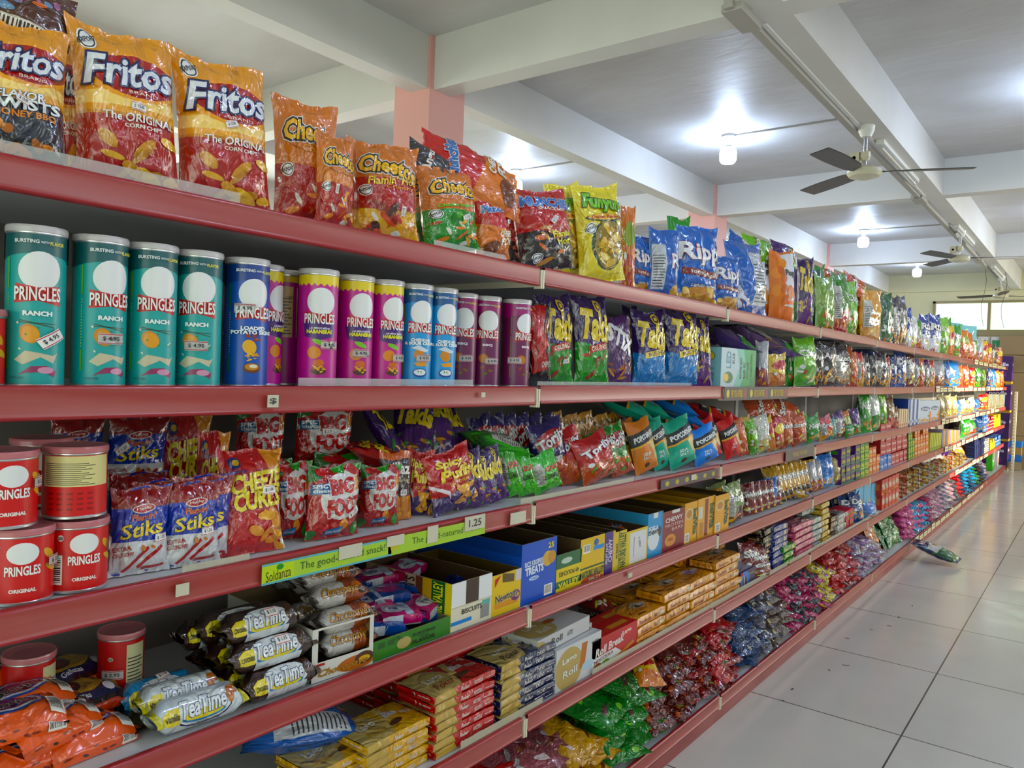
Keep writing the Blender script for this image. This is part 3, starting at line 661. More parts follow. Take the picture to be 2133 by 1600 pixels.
bagkind('popbag', (.19, .32, .08), 'd4d4d6', WV(0, .22, 'd8752c', .03, .4) + R(0, 0, .12, 1, 'd07c24') + BLOBS(12, 6, .3, .2, .85, .42, .16, .06, ['d88c4c', 'e0a468', 'c4703c'], A2) + R(.3, .2, 1, .25, 'd8753c') + T('Mmmoi', .62, .82, .6, .07, '2c2c34', asp=A2, bold=.03) + T('Pops', .62, .70, .5, .1, '26262c', asp=A2, bold=.05), seed=12, mt=MATTE)
bagkind('popbag_orange', (.19, .32, .08), 'd07c1c', R(.42, .2, 1, .97, 'd0d0d4') + WV(0, .2, 'cf741c', .03, .4) + BLOBS(13, 8, .05, .25, .5, .9, .15, .07, ['d98c24', 'c46c18'], A2) + T('Pops', .7, .70, .5, .1, '26262c', asp=A2, bold=.05) + R(.45, .25, .95, .31, 'd8753c') + BLOBS(14, 4, .55, .36, .85, .5, .14, .06, ['d88c4c', 'c4703c'], A2), seed=13, mt=MATTE)
def generic(k, size, c1, c2, c3, txt, tc='e6e2da', to='1a1a22', food=('c98a2c', 'b8702a'), seed=0, mt=None, v=.70, hero=False, tw=.86, th=.16, rot=-.05, badge=True, nut=False, cat='snack bag', name='snack_bag', extra=()):
    a = WV(0, .40, c2, .05, seed) + (E(.5, v, .44, .15, c3, .1, 18, A2) if c3 else []) + BLOBS(seed+20, 9, .12, .05, .9, .34, .13, .04, list(food), A2)
    if badge: a += E(.18, .42, .07, .05, 'd8d8da', asp=A2)
    if nut: a += NUT(.04, .25, .3, .8, 'b8b6b0', False)
    if txt: a += T(txt, .52, v, tw, th, tc, rot, (to, .06), .035, .1, A2)
    bagkind(k, size, c1, a + list(extra), mt, seed=seed, hero=hero, cat=cat, name=name)
sp = E(.62, .90, .1, .07, 'd8c01c', asp=A2) + E(.62, .90, .07, .048, '35185c', asp=A2) + E(.62, .90, .04, .03, 'd8c01c', asp=A2)
def takis(k, c2, food, size=(.19, .30, .08), sub=None, subc='b02430', hero=True, seed=0):
    a = WV(0, .46, c2, .06, 1 + seed) + BLOBS(seed+40, 10, .1, .04, .9, .38, .12, .025, food, A2) + sp
    if sub: a += P([(.2, .38), (.95, .44), (.95, .52), (.2, .46)], subc) + T(sub, .58, .45, .62, .05, 'e2dcc0' if subc != 'd8c01c' else '33283c', .1, asp=A2)
    bagkind(k, size, '35185c', a + T('Takis', .52, .68, .9, .30, 'd8c01c', -.12, ('241040', .03), .05, .15, A2), hero=hero, seed=seed)
takis('takis_green', '1f8a34', ['8c3a1c', 'a8482a', '3ca83c'], sub='CRUNCHY', seed=1)
takis('takis_blue', '2a78b8', ['3a8ccc', '2466a4', '4c9cd8'], sub='BLUE HEAT', subc='d8c01c', seed=2)
takis('takis_purple', '5a2470', ['b8922c', '7a2c80', 'c8ac2c'], seed=3)
takis('takis_mini', '4a2068', ['b87a2c', '6c2c1c', '3c8c34', 'd09a34'], (.13, .22, .05), hero=False, seed=4)
bagkind('stix', (.17, .24, .06), '4a1c5c', BLOBS(31, 10, .1, .03, .9, .35, .15, .025, ['b8722c', '8c3c2c', 'c88c3c'], A2) + T('STIX', .5, .68, .8, .24, 'd8d6dc', -.5, ('261030', .05), .05, 0, A2), seed=5)
bagkind('rumba', (.17, .30, .07), '141216', P([(0, .45), (.75, .5), (.5, .7), (.8, .98), (.0, .98)], 'b82a20') + P([(.1, .15), (.7, .2), (.55, .55), (.1, .5)], 'a8241c') + T('RUMBA', .35, .62, .6, .4, 'c42a20', -.3, ('d6d2cc', .06), .05, 0, A2) + T('CHIPOTLE', .7, .27, .5, .07, 'd0ccc8', asp=A2) + BLOBS(33, 5, .5, .4, .95, .9, .1, .03, ['c08a3c', 'a86424'], A2), seed=6)
# tall and short canisters (front centre at u=.5, printed twice round)
def pcan(c1, c2, flav, food, fc='e2e6e4', burst=True, tw=.3, top=None, ring=None):
    a = []
    aspc = .239/.222
    for cu in (.5, 0, 1):
        if ring: a += R(cu-.25, .90, cu+.25, 1, ring) + [([[(cu-.25+i*.05, .90), (cu-.225+i*.05, .875), (cu-.2+i*.05, .90)] for i in range(10)], ring, 0)]
        else: a += [([[(cu-.25+.05*i, .80+.05*abs(math.cos((i-5)*.3))), (cu-.2+.05*i, .80+.05*abs(math.cos((i-4)*.3))), (cu-.2+.05*i, 1), (cu-.25+.05*i, 1)] for i in range(10)], c2, 0)]
        a += E(cu+.01, .74, .118, .115*aspc, 'dcdcdc', 0, 26, aspc)   # plain white oval of the brand panel
        a += P([(cu-.125, .655), (cu+.0, .63), (cu+.125, .645), (cu+.12, .575), (cu+.13, .515), (cu, .545), (cu-.13, .525), (cu-.12, .59)], 'bf2230')
        a += T('PRINGLES', cu, .588, .235, .085, 'e4e2e0', 0, ('8c1420', .02), .02, 0, aspc)
        if burst: a += T('BURSTING', cu-.06, .925, .12, .022, 'd8dcdc', 0, None, .03) + T('WITH', cu+.028, .922, .04, .014, 'd8dcdc') + T('FLAVOR', cu+.095, .918, .08, .022, 'd8d02c', 0, None, .03)
        for i, ln in enumerate(flav): a += T(ln, cu+.0, .462-.034*i, min(tw, .022*len(ln)+.03), .028, fc, 0, None, .05)
        a += food(cu)
    return a
def tab(c, u): return R(u-.006, .62, u+.006, .82, c) + R(u-.006, .1, u+.006, .24, c) + [([[(u-.003, y/100), (u+.003, y/100), (u+.003, y/100+.009), (u-.003, y/100+.009)] for y in range(26, 60, 2)], 'b8c828', 0)]
def f_ranch(cu): return E(cu-.04, .33, .052, .065, 'c8882c', .5) + E(cu-.035, .325, .045, .055, 'd49a3c', .5) + P([(cu-.12, .16), (cu-.06, .22), (cu+.0, .21), (cu+.09, .19), (cu+.12, .21), (cu+.09, .14), (cu+.02, .18), (cu-.07, .13)], 'c0b8a0') + P([(cu-.1, .06), (cu-.03, .12), (cu+.05, .125), (cu+.11, .09), (cu+.1, .05), (cu+.03, .085), (cu-.06, .075)], '8c3a5c') + E(cu+.05, .095, .045, .022, 'c896ac') + [([[(cu-.1, .415), (cu-.09, .42), (cu+.09, .378), (cu+.1, .37)], [(cu-.1, .40), (cu+.1, .395), (cu+.1, .40), (cu-.1, .405)]], '3c4a34', 0)] + BLOBS(3, 8, cu-.11, .2, cu+.11, .43, .008, .008, ['4a8a2c', 'c8d0c0']) + tab('6ca824', cu-.17)
def f_potato(cu): return E(cu-.02, .31, .05, .06, 'd8a83c', .4) + BLOBS(5, 6, cu-.06, .36, cu+.06, .42, .02, .014, ['8c3c24', 'b05c30']) + BLOBS(6, 14, cu-.06, .2, cu+.06, .26, .02, .006, ['d09a2c', 'e0b44c']) + E(cu, .14, .065, .04, '6c3a1c') + E(cu, .15, .05, .028, 'b88444') + E(cu+.01, .155, .03, .014, 'd4d0bc') + tab('2c6c3c', cu-.17)
def f_haban(cu): return P([(cu-.14, .56), (cu+.14, .56), (cu+.12, .43), (cu, .405), (cu-.12, .43)], '4a2470') + T('LAS MERAS MERAS', cu, .505, .15, .016, 'e0dce4') + T('HABANERAS', cu, .475, .19, .032, 'd8d02c', 0, None, .05) + E(cu-.0, .38, .06, .022, '7cb83c', -.4) + E(cu-.04, .29, .055, .055, 'd08a34', .5) + E(cu+.0, .20, .045, .03, 'c4702c') + E(cu, .13, .065, .035, '4a3428') + BLOBS(9, 12, cu-.05, .12, cu+.05, .17, .02, .008, ['d8a848', 'b8502c'])
def f_ched(cu): return E(cu-.01, .31, .052, .06, 'c88a24', .4) + P([(cu-.09, .38), (cu-.02, .41), (cu+.09, .36), (cu+.05, .34)], 'c8d0d8') + P([(cu-.06, .23), (cu+.05, .245), (cu+.08, .2), (cu-.03, .195)], 'd89a2c') + E(cu, .13, .075, .045, '1c4a8c') + E(cu, .135, .06, .032, 'd8dce0') + BLOBS(5, 4, cu-.03, .12, cu+.03, .15, .01, .005, ['4a8a3c']) + tab('8c8a2c', cu-.17)
def f_bbq(cu): return E(cu-.04, .31, .052, .055, 'a86a2c', .5) + E(cu-.035, .305, .044, .045, 'b87a38', .5) + BLOBS(8, 10, cu-.07, .12, cu+.07, .22, .02, .015, ['8c4a2c', '7c2c24', '5c6c2c', 'c08a8c']) + tab('8c6a2c', cu-.17)
hc, rc = .235, .0385
cankind('can_ranch', rc, hc, '1c9c9a', pcan('', '14585c', ['RANCH'], f_ranch) + T('POTATO CRISPS', .4, .045, .07, .014, '0c5054'))
cankind('can_potato', rc, hc, '1c52a8', pcan('', '173c84', ['LOADED', 'POTATO SKINS'], f_potato))
cankind('can_haban', rc, hc, 'b8308c', pcan('', '', [], f_haban, burst=False, ring='d8c428') + NUT(.19, .42, .27, .86, 'c8b478', False))
cankind('can_ched', rc, hc, '2c94cc', pcan('', '17588c', ['CHEDDAR', '& SOUR CREAM'], f_ched) + NUT(.21, .42, .28, .86, 'c8c09c', False))
cankind('can_bbq', rc, hc, '6a2450', pcan('', '96246c', ['BBQ'], f_bbq, fc='d8ccd4'))
cankind('can_haban_back', rc, hc, '9c2c7c', NUT(.40, .42, .55, .88, 'b8a078', False) + T('150', .52, .78, .05, .03, '2c2428') + R(0, .92, 1, 1, 'c4a428'))
def short(flip):
    r = []; asp = .32/.103
    for cu in (.5, 0, 1):
        r += E(cu, .72, .075, .16, 'dcdcdc', .0, 22, 1.0) + T('PRINGLES', cu, .47, .16, .13, 'e6e4e2', .0, None, .03, 0, asp)
        r += T('ORIGINAL', cu, .18, .12, .05, 'e6dcd8', 0, None, .05) + BAR(cu-.19, .1, cu-.11, .56, 3, True) + E(cu-.12, .82, .016, .05, 'd8d4cc') + T('200', cu-.12, .82, .026, .05, '26262a') + E(cu+.14, .66, .03, .1, 'd0a02c', .3) + E(cu+.16, .45, .03, .08, 'c8a83c', .5)
    return r
cankind('can_small', .0445, .112, 'c4202a', short(0), LIDM, name='short_canister')
cankind('can_small_back', .0445, .112, 'c4202a', NUT(.30, .46, .60, .93, 'd2c896', False) + R(.6, .46, .68, .93, 'd2c896') + [([[(.34+i*.05, .1+.08*j), (.37+i*.05, .1+.08*j), (.37+i*.05, .13+.08*j), (.34+i*.05, .13+.08*j)] for i in range(5) for j in range(4)], '8c1a20', 0)], LIDM, name='short_canister')
cankind('can_mid', .0385, .145, 'b82a20', E(.42, .72, .02, .03, 'd8d4cc') + T('360', .42, .72, .03, .04, '222222') + NUT(.53, .12, .68, .9, 'c8c6a0', False) + E(.43, .4, .04, .09, 'c89a2c', .4) + E(.45, .2, .04, .08, 'b8902c', .6), LIDM, name='medium_canister')
# third tier bags
def stiks():
    return R(0, 0, 1, .40, 'c8c8cc') + WV(.4, .8, '1c38a0', .0) + WV(.78, 1, '8c1c22', .03, 1) + P([(.18, .06), (.24, .04), (.62, .30), (.58, .34)], 'a8281c') + P([(.42, .1), (.46, .07), (.86, .30), (.82, .34)], 'a8281c') + P([(.5, .05), (.9, .07), (.9, .1), (.5, .09)], 'a8281c') + BLOBS(4, 4, .4, .3, .9, .38, .04, .03, ['c89a5c', 'b87838'], .8) + T('EXTRA', .17, .32, .26, .05, 'a8282c', .1, asp=.8) + T('CRUNCHY', .19, .255, .3, .045, 'a8282c', .1, asp=.8) + E(.5, .77, .2, .05, 'd8d0cc', .05, asp=.8) + E(.5, .77, .18, .04, 'a8242c', .05, asp=.8) + T('Holiday', .5, .77, .26, .035, 'e0d8d0', .05, asp=.8) + T("Flamin'", .5, .68, .42, .07, 'c8641c', .03, ('d8d0c0', .04), .03, .2, .8) + T('Stiks', .48, .54, .70, .16, 'dcc41c', .08, ('17245c', .03), .02, .1, .8)
bagkind('stiks', (.155, .185, .05), '1c38a0', stiks(), hero=True, seed=2)
bagkind('curls', (.17, .235, .06), 'b0222a', P([(.62, 1), (1, 1), (1, .62), (.8, .7)], 'd08c1c') + P([(.95, 0), (1, 0), (1, .6), (.9, .5)], 'd8d4cc') + BLOBS(15, 12, .45, .04, .92, .40, .15, .045, ['d0901c', 'c8841c', 'dca434', 'b8741c'], .72) + E(.2, .88, .09, .06, '1c2c6c', asp=.72) + E(.22, .88, .05, .03, 'c4a024', asp=.72) + T('Cutters', .24, .80, .24, .035, '26306c', asp=.72) + T('CHEEZE', .54, .69, .82, .17, 'dcc824', .10, ('3c2c6c', .06), .05, .1, .72) + T('CURLS', .54, .52, .76, .17, 'dcc824', .08, ('3c2c6c', .06), .05, .0, .72), hero=True, seed=4)
def bigfoot():
    return E(.58, .60, .42, .32, 'd0cccc', .4, 24, .85) + P([(0, 1), (.22, 1), (.2, .86), (.0, .8)], '1c6c2c') + P([(.4, 1), (.7, 1), (.62, .9), (.45, .93)], '2c8c34') + P([(.8, 1), (1, 1), (1, .9)], '2c8c34') + E(.88, .12, .09, .1, '2c8c34', asp=.85) + E(.06, .08, .1, .07, '206c2c', asp=.85) + E(.86, .76, .09, .09, 'd08c20', .2, asp=.85) + E(.62, .2, .09, .09, 'd08c20', .2, asp=.85) + P([(.03, .64), (.36, .66), (.36, .80), (.03, .78)], '245c94') + P([(.28, .04), (.62, .08), (.62, .18), (.28, .14)], '2468a0') + E(.2, .93, .1, .04, 'c02c34', .05, asp=.85) + T('SPICY', .2, .755, .28, .05, 'dce0e4', .04, asp=.85, bold=.03) + T('cheese', .2, .695, .26, .045, 'dce0e4', .04, asp=.85, bold=.02) + T('BiG', .56, .74, .46, .19, 'b4222c', .04, ('1c1416', .06), .05, 0, .85, 0, ('d8d2d0', .10)) + T('FOOT', .62, .46, .66, .22, 'b4222c', .06, ('1c1416', .06), .05, 0, .85, 0, ('d8d2d0', .10)) + T('QUESO PICANTE', .45, .11, .28, .035, 'dce0e4', .08, asp=.85)
bagkind('bigfoot', (.16, .18, .06), 'a41e22', bigfoot(), hero=True, seed=6)
bagkind('puffs', (.165, .19, .05), 'b01e26', WV(0, .40, '341c5c', .1, 4) + P([(0, .5), (.25, .3), (.3, .2), (.3, .25), (.25, .38), (0, .56)], 'd4ccd4') + BLOBS(17, 12, .3, .08, .95, .36, .14, .055, ['d0961c', 'dca82c', 'c4841c'], .85) + T('Spicy', .42, .80, .5, .14, 'dcc424', -.1, ('5c1420', .05), .05, .1, .85) + T('Puffs', .54, .62, .66, .17, 'dcc424', -.05, ('5c1420', .05), .05, .1, .85) + T('SPICY CHEESY!', .55, .46, .5, .045, 'dca82c', .03, asp=.85), hero=True, seed=8)
generic('tortillaz', (.15, .18, .05), '2c1c1a', 'c47c1c', None, 'tillaz', 'e0dcd8', '1c1414', ('d09a24', 'c4881c'), 3, v=.78, tw=.7, extra=[([[(0, .9), (1, .9), (1, 1), (0, 1)]], 'c4681c', 0)] + T('Spicy Cheese', .6, .6, .5, .05, 'd0b89c', asp=A2))
generic('sourlime', (.13, .17, .05), '4ca824', '55b028', None, 'LIME', '1c3a1c', '7cc83c', ('6cbc34', '3c9420'), 4, v=.42, nut=True, tw=.5, th=.11, extra=T('SOUR', .62, .62, .5, .11, 'c42c24', 0, ('e0dcd0', .05), .05, 0, A2), badge=False)
for nm, c1, c3 in (('tor_purple', '2c2060', 'a8282c'), ('tor_red', 'b02430', 'a81c28'), ('tor_green', '2c7a2c', 'a82428')):
    generic(nm, (.14, .20, .05), c1, 'b0542c', c3, 'Toriix', 'dcd8dc', '1c141c', ('b85a34', 'c87848', '9c3c28', '5c9c3c'), len(nm), v=.72, rot=.25)
generic('galan', (.14, .22, .03), 'c08c1c', 'b8801c', None, 'GALAN', '4c3414', 'c8a03c', ('b87c1c',), 3, v=.88, th=.07, badge=False)
def popc(k, c):
    bagkind(k, (.14, .20, .06), c, WV(0, .5, c, .0) + P([(.55, .55), (1, .62), (1, .2), (.85, .15)], 'c8b484') + P([(0, .54), (1, .62), (1, .86), (0, .78)], '17181c') + P([(0, .50), (1, .58), (1, .62), (0, .54)], 'd0a02c') + E(.4, .14, .10, .05, '4c3a24', asp=A2) + T('POPCORNERS', .52, .70, .86, .10, 'd8dcdc', .11, None, .04, .15, A2) + T('SEA', .40, .36, .26, .06, 'd8dcd8', asp=A2, bold=.02) + T('SALT', .40, .28, .28, .06, 'd8dcd8', asp=A2, bold=.02), MATTE, seed=len(k), name='popped_corn_bag')
popc('pop_teal', '2c9c84'); popc('pop_blue', '1c7cd0'); popc('pop_orange', 'c47a1c'); popc('pop_red', 'c0242c')
# small generic bags for the run of shelves
GEN = {
 'g_red': ('b0242c', 'c05c2c', 'd8c02c', ''), 'g_redy': ('b8282c', 'd09c2c', None, 'Crunch'), 'g_orange': ('c46a1c', 'b8501c', None, ''), 'g_orangeb': ('b8581c', 'b0501c', None, 'Stamp'),
 'g_green': ('2c8c34', '3c9c2c', None, 'Nachos'), 'g_greenr': ('3c7c2c', 'a8282c', None, ''), 'g_lime': ('7cb82c', '5c9c3c', None, 'Chips'), 'g_palegreen': ('7c9c4c', '6c943c', None, ''),
 'g_purple': ('44206c', '3c8c34', None, ''), 'g_purple2': ('4c2068', '8c5c2c', None, 'Party'), 'g_navy': ('1c3878', '24488c', None, 'Dor'), 'g_blue': ('1c6cb8', '3c8cc8', None, ''), 'g_bluew': ('1c3c90', 'c8ccd4', None, 'Ruf'),
 'g_yellow': ('c8941c', 'b8841c', None, ''), 'g_yellow2': ('d8b82c', 'c87c2c', 'b0282c', ''), 'g_dkgreen': ('14502c', '1c5c34', None, ''), 'g_char': ('302c30', '3c3434', None, 'Angus'), 'g_char2': ('38303a', '4c4038', None, 'Lay'),
 'g_white': ('c4c4c0', 'b8a87c', None, 'Papas'), 'g_whiteg': ('c8ccc8', '3c7c3c', None, ''), 'g_silver': ('a8a8b0', '8c4c5c', None, ''), 'g_brown': ('4c1c14', '6c2c1c', None, 'Choc'), 'g_brown2': ('7c5c3c', 'a83c3c', None, ''),
 'g_teal': ('1c8c8c', '2c9c94', None, ''), 'g_dkred': ('6c1a1c', '7c2420', None, 'Sweet'), 'g_olive': ('7c8c5c', '3c2c1c', None, 'Panda'), 'g_mix': ('c8783c', 'b0442c', '8c9c2c', ''), 'g_tan': ('b8a884', 'a08860', None, ''), 'g_gold': ('c89c1c', '2c201c', None, 'Nib')}
for i, (k, (a, b, c, t)) in enumerate(GEN.items()):
    generic(k, (.16, .24, .07), a, b, c, t, 'dcdcd8', '1c1c24' if a != '302c30' else '8c2424', ('c8883c', 'b8642c', 'd0a850') if i % 3 else ('c8c060', 'a8482c', 'd8d8d0'), i, v=.68, nut=(i % 4 == 1), badge=(i % 2 == 0))
# ---------------------------------------------------------------- top tier
X_ = -.06
fit('fritos_bbq', -75, 142, 62, 0, 'amber and navy twisted corn snack bag, first on the top shelf', -.07, -14, 3, sticker=(.52, .44, -.3, '$ 12.95'))
fit('fritos', 100, 190, 90, 0, 'amber corn chip bag mostly hidden behind the original corn chips', -.19, -30)
fit('fritos', 152, 377, 84, 0, 'amber and red original corn chip bag with sticker under the brand, second along', -.07, -12, 3, sticker=(.55, .505, -.1, '$ 12.95'))
fit('fritos', 366, 566, 142, 0, 'amber and red original corn chip bag beside the tall orange cheese snack bag', -.06, -12, 3, sticker=(.5, .55, .3, '$ 12.95'))
fit('cheetos', 566, 705, 215, 0, 'tall orange and red crunchy cheese curl bag beside the corn chips', -.10, -16, 2, sticker=(.6, .52, 1.5, '$ 9.95'))
fit('cheetos', 655, 735, 285, 0, 'half hidden orange crunchy cheese curl bag behind its taller twin', -.045, -10, sticker=(.35, .42, 1.5, '$ 9.95'))
fit('cheetos_hot', 722, 872, 306, 0, 'orange, red and yellow hot crunchy curl bag under the pink column', -.06, -24, 3, sticker=(.72, .3, 1.4, '$ 9.95'))
fit('cheetos_green', 838, 905, 350, 0, 'dark orange and green curl bag tucked behind the jalapeno cheese one', -.17, -16)
fit('cheetos_green', 882, 1000, 358, 0, 'orange and green jalapeno cheese curl bag with a small sticker', -.055, -10, 5, sticker=(.62, .38, .3, '$ 2.25'))
fit('munch_cheese', 990, 1062, 412, 0, 'small red and orange cheese mix bag below the lying orange bag', -.045, -8, sticker=(.85, .6, .1, '$ 2.25'))
fit('munch_hot', 1050, 1112, 428, 0, 'shadowed dark red snack mix bag between the cheese mix and hot mix', -.15, -20)
fit('munch_hot', 1080, 1200, 402, 0, 'red and black hot snack mix bag with blue lettering, leaning back', -.05, -14, 8, sticker=(.55, .6, .9, '$ 2.25'))
fit('funyuns', 1150, 1222, 392, 0, 'yellow onion ring bag standing behind its twin', -.12, -18, 3)
fit('funyuns', 1206, 1302, 395, 0, 'bright yellow onion ring snack bag, full front in view', -.05, -14, 4)
fit('g_mix', 1290, 1322, 432, 0, 'thin mixed green, orange and blue snack bag wedged beside the onion rings', -.06, -35)
fit('ripples', 1308, 1356, 494, 0, 'shadowed blue ripple chip bag, first of the blue ones', -.12, -20)
fit('ripples_side', 1346, 1412, 480, 0, 'blue ripple chip bag showing its white nutrition side panel', -.06, -30)
fit('g_green', 1392, 1440, 456, 0, 'pointed green chip bag leaning between two blue ripple bags', -.15, -20, 4)
fit('ripples', 1404, 1490, 474, 0, 'large blue lightly salted ripple chip bag, its name fully readable', -.05, -20)
fit('ripples', 1482, 1534, 536, 0, 'small blue ripple chip bag under the fallen ripple bag', -.04, -16)
fit('ripples_back', 1520, 1596, 508, 0, 'blue ripple chip bag turned round, white back panel showing', -.05, -12, 6)
fit('popbag', 1562, 1610, 528, 0, 'white and orange popped snack bag behind the blue back panel', -.12, -20)
fit('popbag_orange', 1598, 1652, 526, 0, 'orange and white popped snack bag standing full height', -.05, -22)
fit('takis_purple', 1658, 1692, 540, 0, 'tall pointed purple rolled tortilla bag beside the popped snacks', -.05, -45)
# bags thrown on top of the standing ones
def lie(k, px, py, t, X, yaw, lean, s, label, roll=0, dzz=0, grp=None, **kw):
    """a bag lying on its back on what stands below; (px,py) is where its middle shows"""
    Y = Ypx(px, X, TZ[t]+.3); Z = Zpx(py, X, Y); Y = Ypx(px, X, Z)
    K = KINDS[k]; h = K.size[1]; R_ = Euler((math.radians(roll), math.radians(-lean), math.radians(yaw))).to_matrix()
    c = R_ @ Vector((0, 0, h/2)); c = Vector([c[i]*(s if isinstance(s, (int, float)) else 1) for i in range(3)])
    return put(k, label, Vector((X, Y, Z)) - c, (math.radians(roll), math.radians(-lean), math.radians(yaw)), (s, s, s), grp, **kw)
bagkind('dotty', (.17, .26, .07), '4c2414', BLOBS(21, 16, .2, .1, .8, .9, .07, .05, ['c8a830', 'a86a8c', '6c8cb0', 'c86a2c', 'd0b070']) + R(.0, .1, .14, .7, 'c8c4bc') + BAR(.02, .15, .12, .65, 3, True), seed=3)
lie('dotty', 28, 8, 0, -.13, -12, 20, .62, 'brown snack bag with coloured dots lying on the first corn chip bags', 80)
lie('g_char', 905, 352, 0, -.10, -15, 20, .62, 'dark crumpled snack bag lying behind the hot crunchy curls', 68)
lie('munch_cheese', 985, 372, 0, -.085, -14, 30, 1.06, 'red and orange snack mix bag lying across the bags below', 74)
lie('ripples', 1548, 524, 0, -.10, -14, 20, .62, 'blue ripple chip bag fallen over the standing blue ones', 60)
lie('g_lime', 1580, 522, 0, -.14, -14, 20, .95, 'green and yellow bag lying on top behind the popped snacks', 82)
lie('g_purple', 1632, 528, 0, -.12, -14, 20, .8, 'purple foil bag lying on top near the popped snacks', 80)
lie('g_orangeb', 1730, 588, 0, -.14, -14, 20, 1.1, 'orange snack bag lying along the heap above the green bags', 85)
lie('g_orangeb', 1782, 598, 0, -.12, -14, 20, 1.0, 'second orange snack bag lying over the heap near the yellow chips', 75)
# ---------------------------------------------------------------- second tier: canisters
cy = lambda x: -math.degrees(math.atan(Ypx(x, -.05, 1.4)/1.25))
def can(k, xl, xr, label, X=-.05, tw=0, sticker=None, yt=None, t=1, grp=None, dz=0, s=1.0):
    xm = (xl+xr)/2; z = TZ[t]+.002+dz; Y = Ypx(xm, X, z+.1)
    return put(k, label, (X, Y, z), (0, 0, math.radians(cy(xm)+tw)), (s, s, s), grp, sticker)
can('can_small', -136, 4, 'dark red short canister just before the first teal canister', -.06)
G = 'teal ranch canisters'
can('can_ranch', 8, 139, 'teal ranch crisp canister, first in the row, tilted price sticker', tw=4, sticker=(.57, .30, .6, '$ 4.95'), grp=G)
can('can_ranch', 146, 267, 'teal ranch crisp canister, second in the row, green stripe showing', tw=24, sticker=(.5, .32, 0, '$ 4.95'), grp=G)
can('can_ranch', 268, 361, 'teal ranch crisp canister, third in the row, without price sticker', tw=14, grp=G)
can('can_ranch', 362, 461, 'teal ranch crisp canister, fourth in the row, beside the dark blue one', tw=-2, sticker=(.5, .30, 0, '$ 4.95'), grp=G)
can('can_potato', 467, 557, 'dark blue loaded potato crisp canister between teal and magenta ones', tw=18, sticker=(.44, .62, 0, '$ 4.95'))
can('can_haban', 520, 568, 'magenta canister peeping out behind the dark blue one', -.10, 60)
can('can_haban_back', 560, 618, 'shadowed magenta canister turned to its nutrition panel', -.14, 10)
can('can_haban', 586, 640, 'shadowed magenta canister standing behind the first magenta pair', -.16, 40)
can('can_haban', 616, 706, 'magenta canister with yellow rim, whole front in view', tw=6, sticker=(.58, .36, 0, '$ 4.95'))
can('can_haban', 704, 771, 'magenta canister with yellow rim, middle one of three', -.06, 22, sticker=(.5, .30, 0, '$ 4.95'))
can('can_haban', 768, 835, 'magenta canister with yellow rim, beside the light blue ones', -.06, 30, sticker=(.56, .27, 0, '$ 4.95'))
can('can_ched', 834, 893, 'light blue cheddar canister next to the magenta ones', -.055, 22, sticker=(.53, .28, 0, '$ 4.95'))
can('can_ched', 888, 944, 'light blue cheddar canister next to the plum ones', -.055, 26)
can('can_bbq', 937, 983, 'plum barbecue canister set back beside the light blue ones', -.09, 6, sticker=(.54, .30, 0, '$ 4.95'))
can('can_bbq', 984, 1036, 'plum barbecue canister, middle of three', -.08, 10, sticker=(.55, .28, 0, '$ 4.95'))
can('can_bbq', 1041, 1106, 'plum barbecue canister turned away, last before the tortilla bags', -.055, 42, sticker=(.38, .30, 0, '$ 4.95'))
fit('rumba', 1096, 1148, 634, 1, 'black and red chipotle bag squeezed beside the last plum canister', -.06, -20)
fit('takis_green', 1120, 1192, 618, 1, 'purple and green rolled tortilla bag half hidden by the black one', -.08, -14, sticker=(.62, .28, 0, '$ 2.95'))
fit('takis_green', 1196, 1266, 620, 1, 'purple and green rolled tortilla bag, full front in view', -.05, -12)
fit('stix', 1250, 1316, 660, 1, 'purple potato stick bag leaning beside the green rolled tortilla bag', -.08, -14)
fit('takis_blue', 1296, 1330, 640, 1, 'shadowed purple bag edge behind the first blue heat bag', -.14, -25)
fit('takis_blue', 1316, 1386, 650, 1, 'purple and blue heat bag, first of the two', -.06, -20)
fit('takis_blue', 1384, 1452, 645, 1, 'purple and blue heat bag, second of the two, taller', -.05, -14)
fit('takis_purple', 1438, 1482, 664, 1, 'plain purple rolled tortilla bag slumping against the bulb carton', -.05, -30, 2)
boxkind('led_box', (.20, .150, .13), 'c8d0cc', R(0, 0, 1, 1, '7cb8a8') + P([(0, 0), (.35, 0), (.5, .5), (.42, 1), (0, 1)], 'b4c4cc') + P([(.55, 0), (1, 0), (1, 1), (.62, 1), (.72, .5)], '2c9c5c') + P([(.7, .0), (.9, .1), (1, .6), (1, 0)], '1c7c44') + E(.2, .25, .13, .15, '2c6c4c') + E(.14, .25, .07, .1, 'd8b84c') + TR('LED', .2, .7, .12, .42, '4c8c9c', 1, 1.33) + TR('BULB', .33, .74, .06, .26, '26302c', 1, 1.33) + TR('POWER: 60W', .55, .5, .055, .56, '26302c', 1, 1.33) + TR('BASE: E27', .65, .45, .055, .42, '26302c', 1, 1.33) + TR('CCT: 6500K', .75, .45, .055, .46, '26302c', 1, 1.33) + TR('AC110-265V 50/60Hz', .86, .5, .055, .8, '26302c', 1, 1.33), R(0, 0, 1, 1, '8cb4bc') + TR('LED', .62, .28, .3, .4, '5c8c9c', -1) + TR('BULB', .25, .25, .16, .3, '26302c', -1) + E(.5, .78, .3, .14, '2c6c4c') + E(.62, .78, .15, .1, 'd8b84c'), R(0, 0, 1, 1, 'a8c0bc'), cat='carton', name='bulb_carton')
fit('led_box', 1500, 1572, 727, 1, 'green and pale blue light bulb carton among the chip bags', -.02, 0, thick=1)
fit('g_silver', 1574, 1602, 712, 1, 'purple bag with silver panel pressed against the bulb carton', -.03, -50)
fit('g_yellow2', 1598, 1634, 738, 1, 'yellow and green corn bag beyond the bulb carton', -.05, -15)
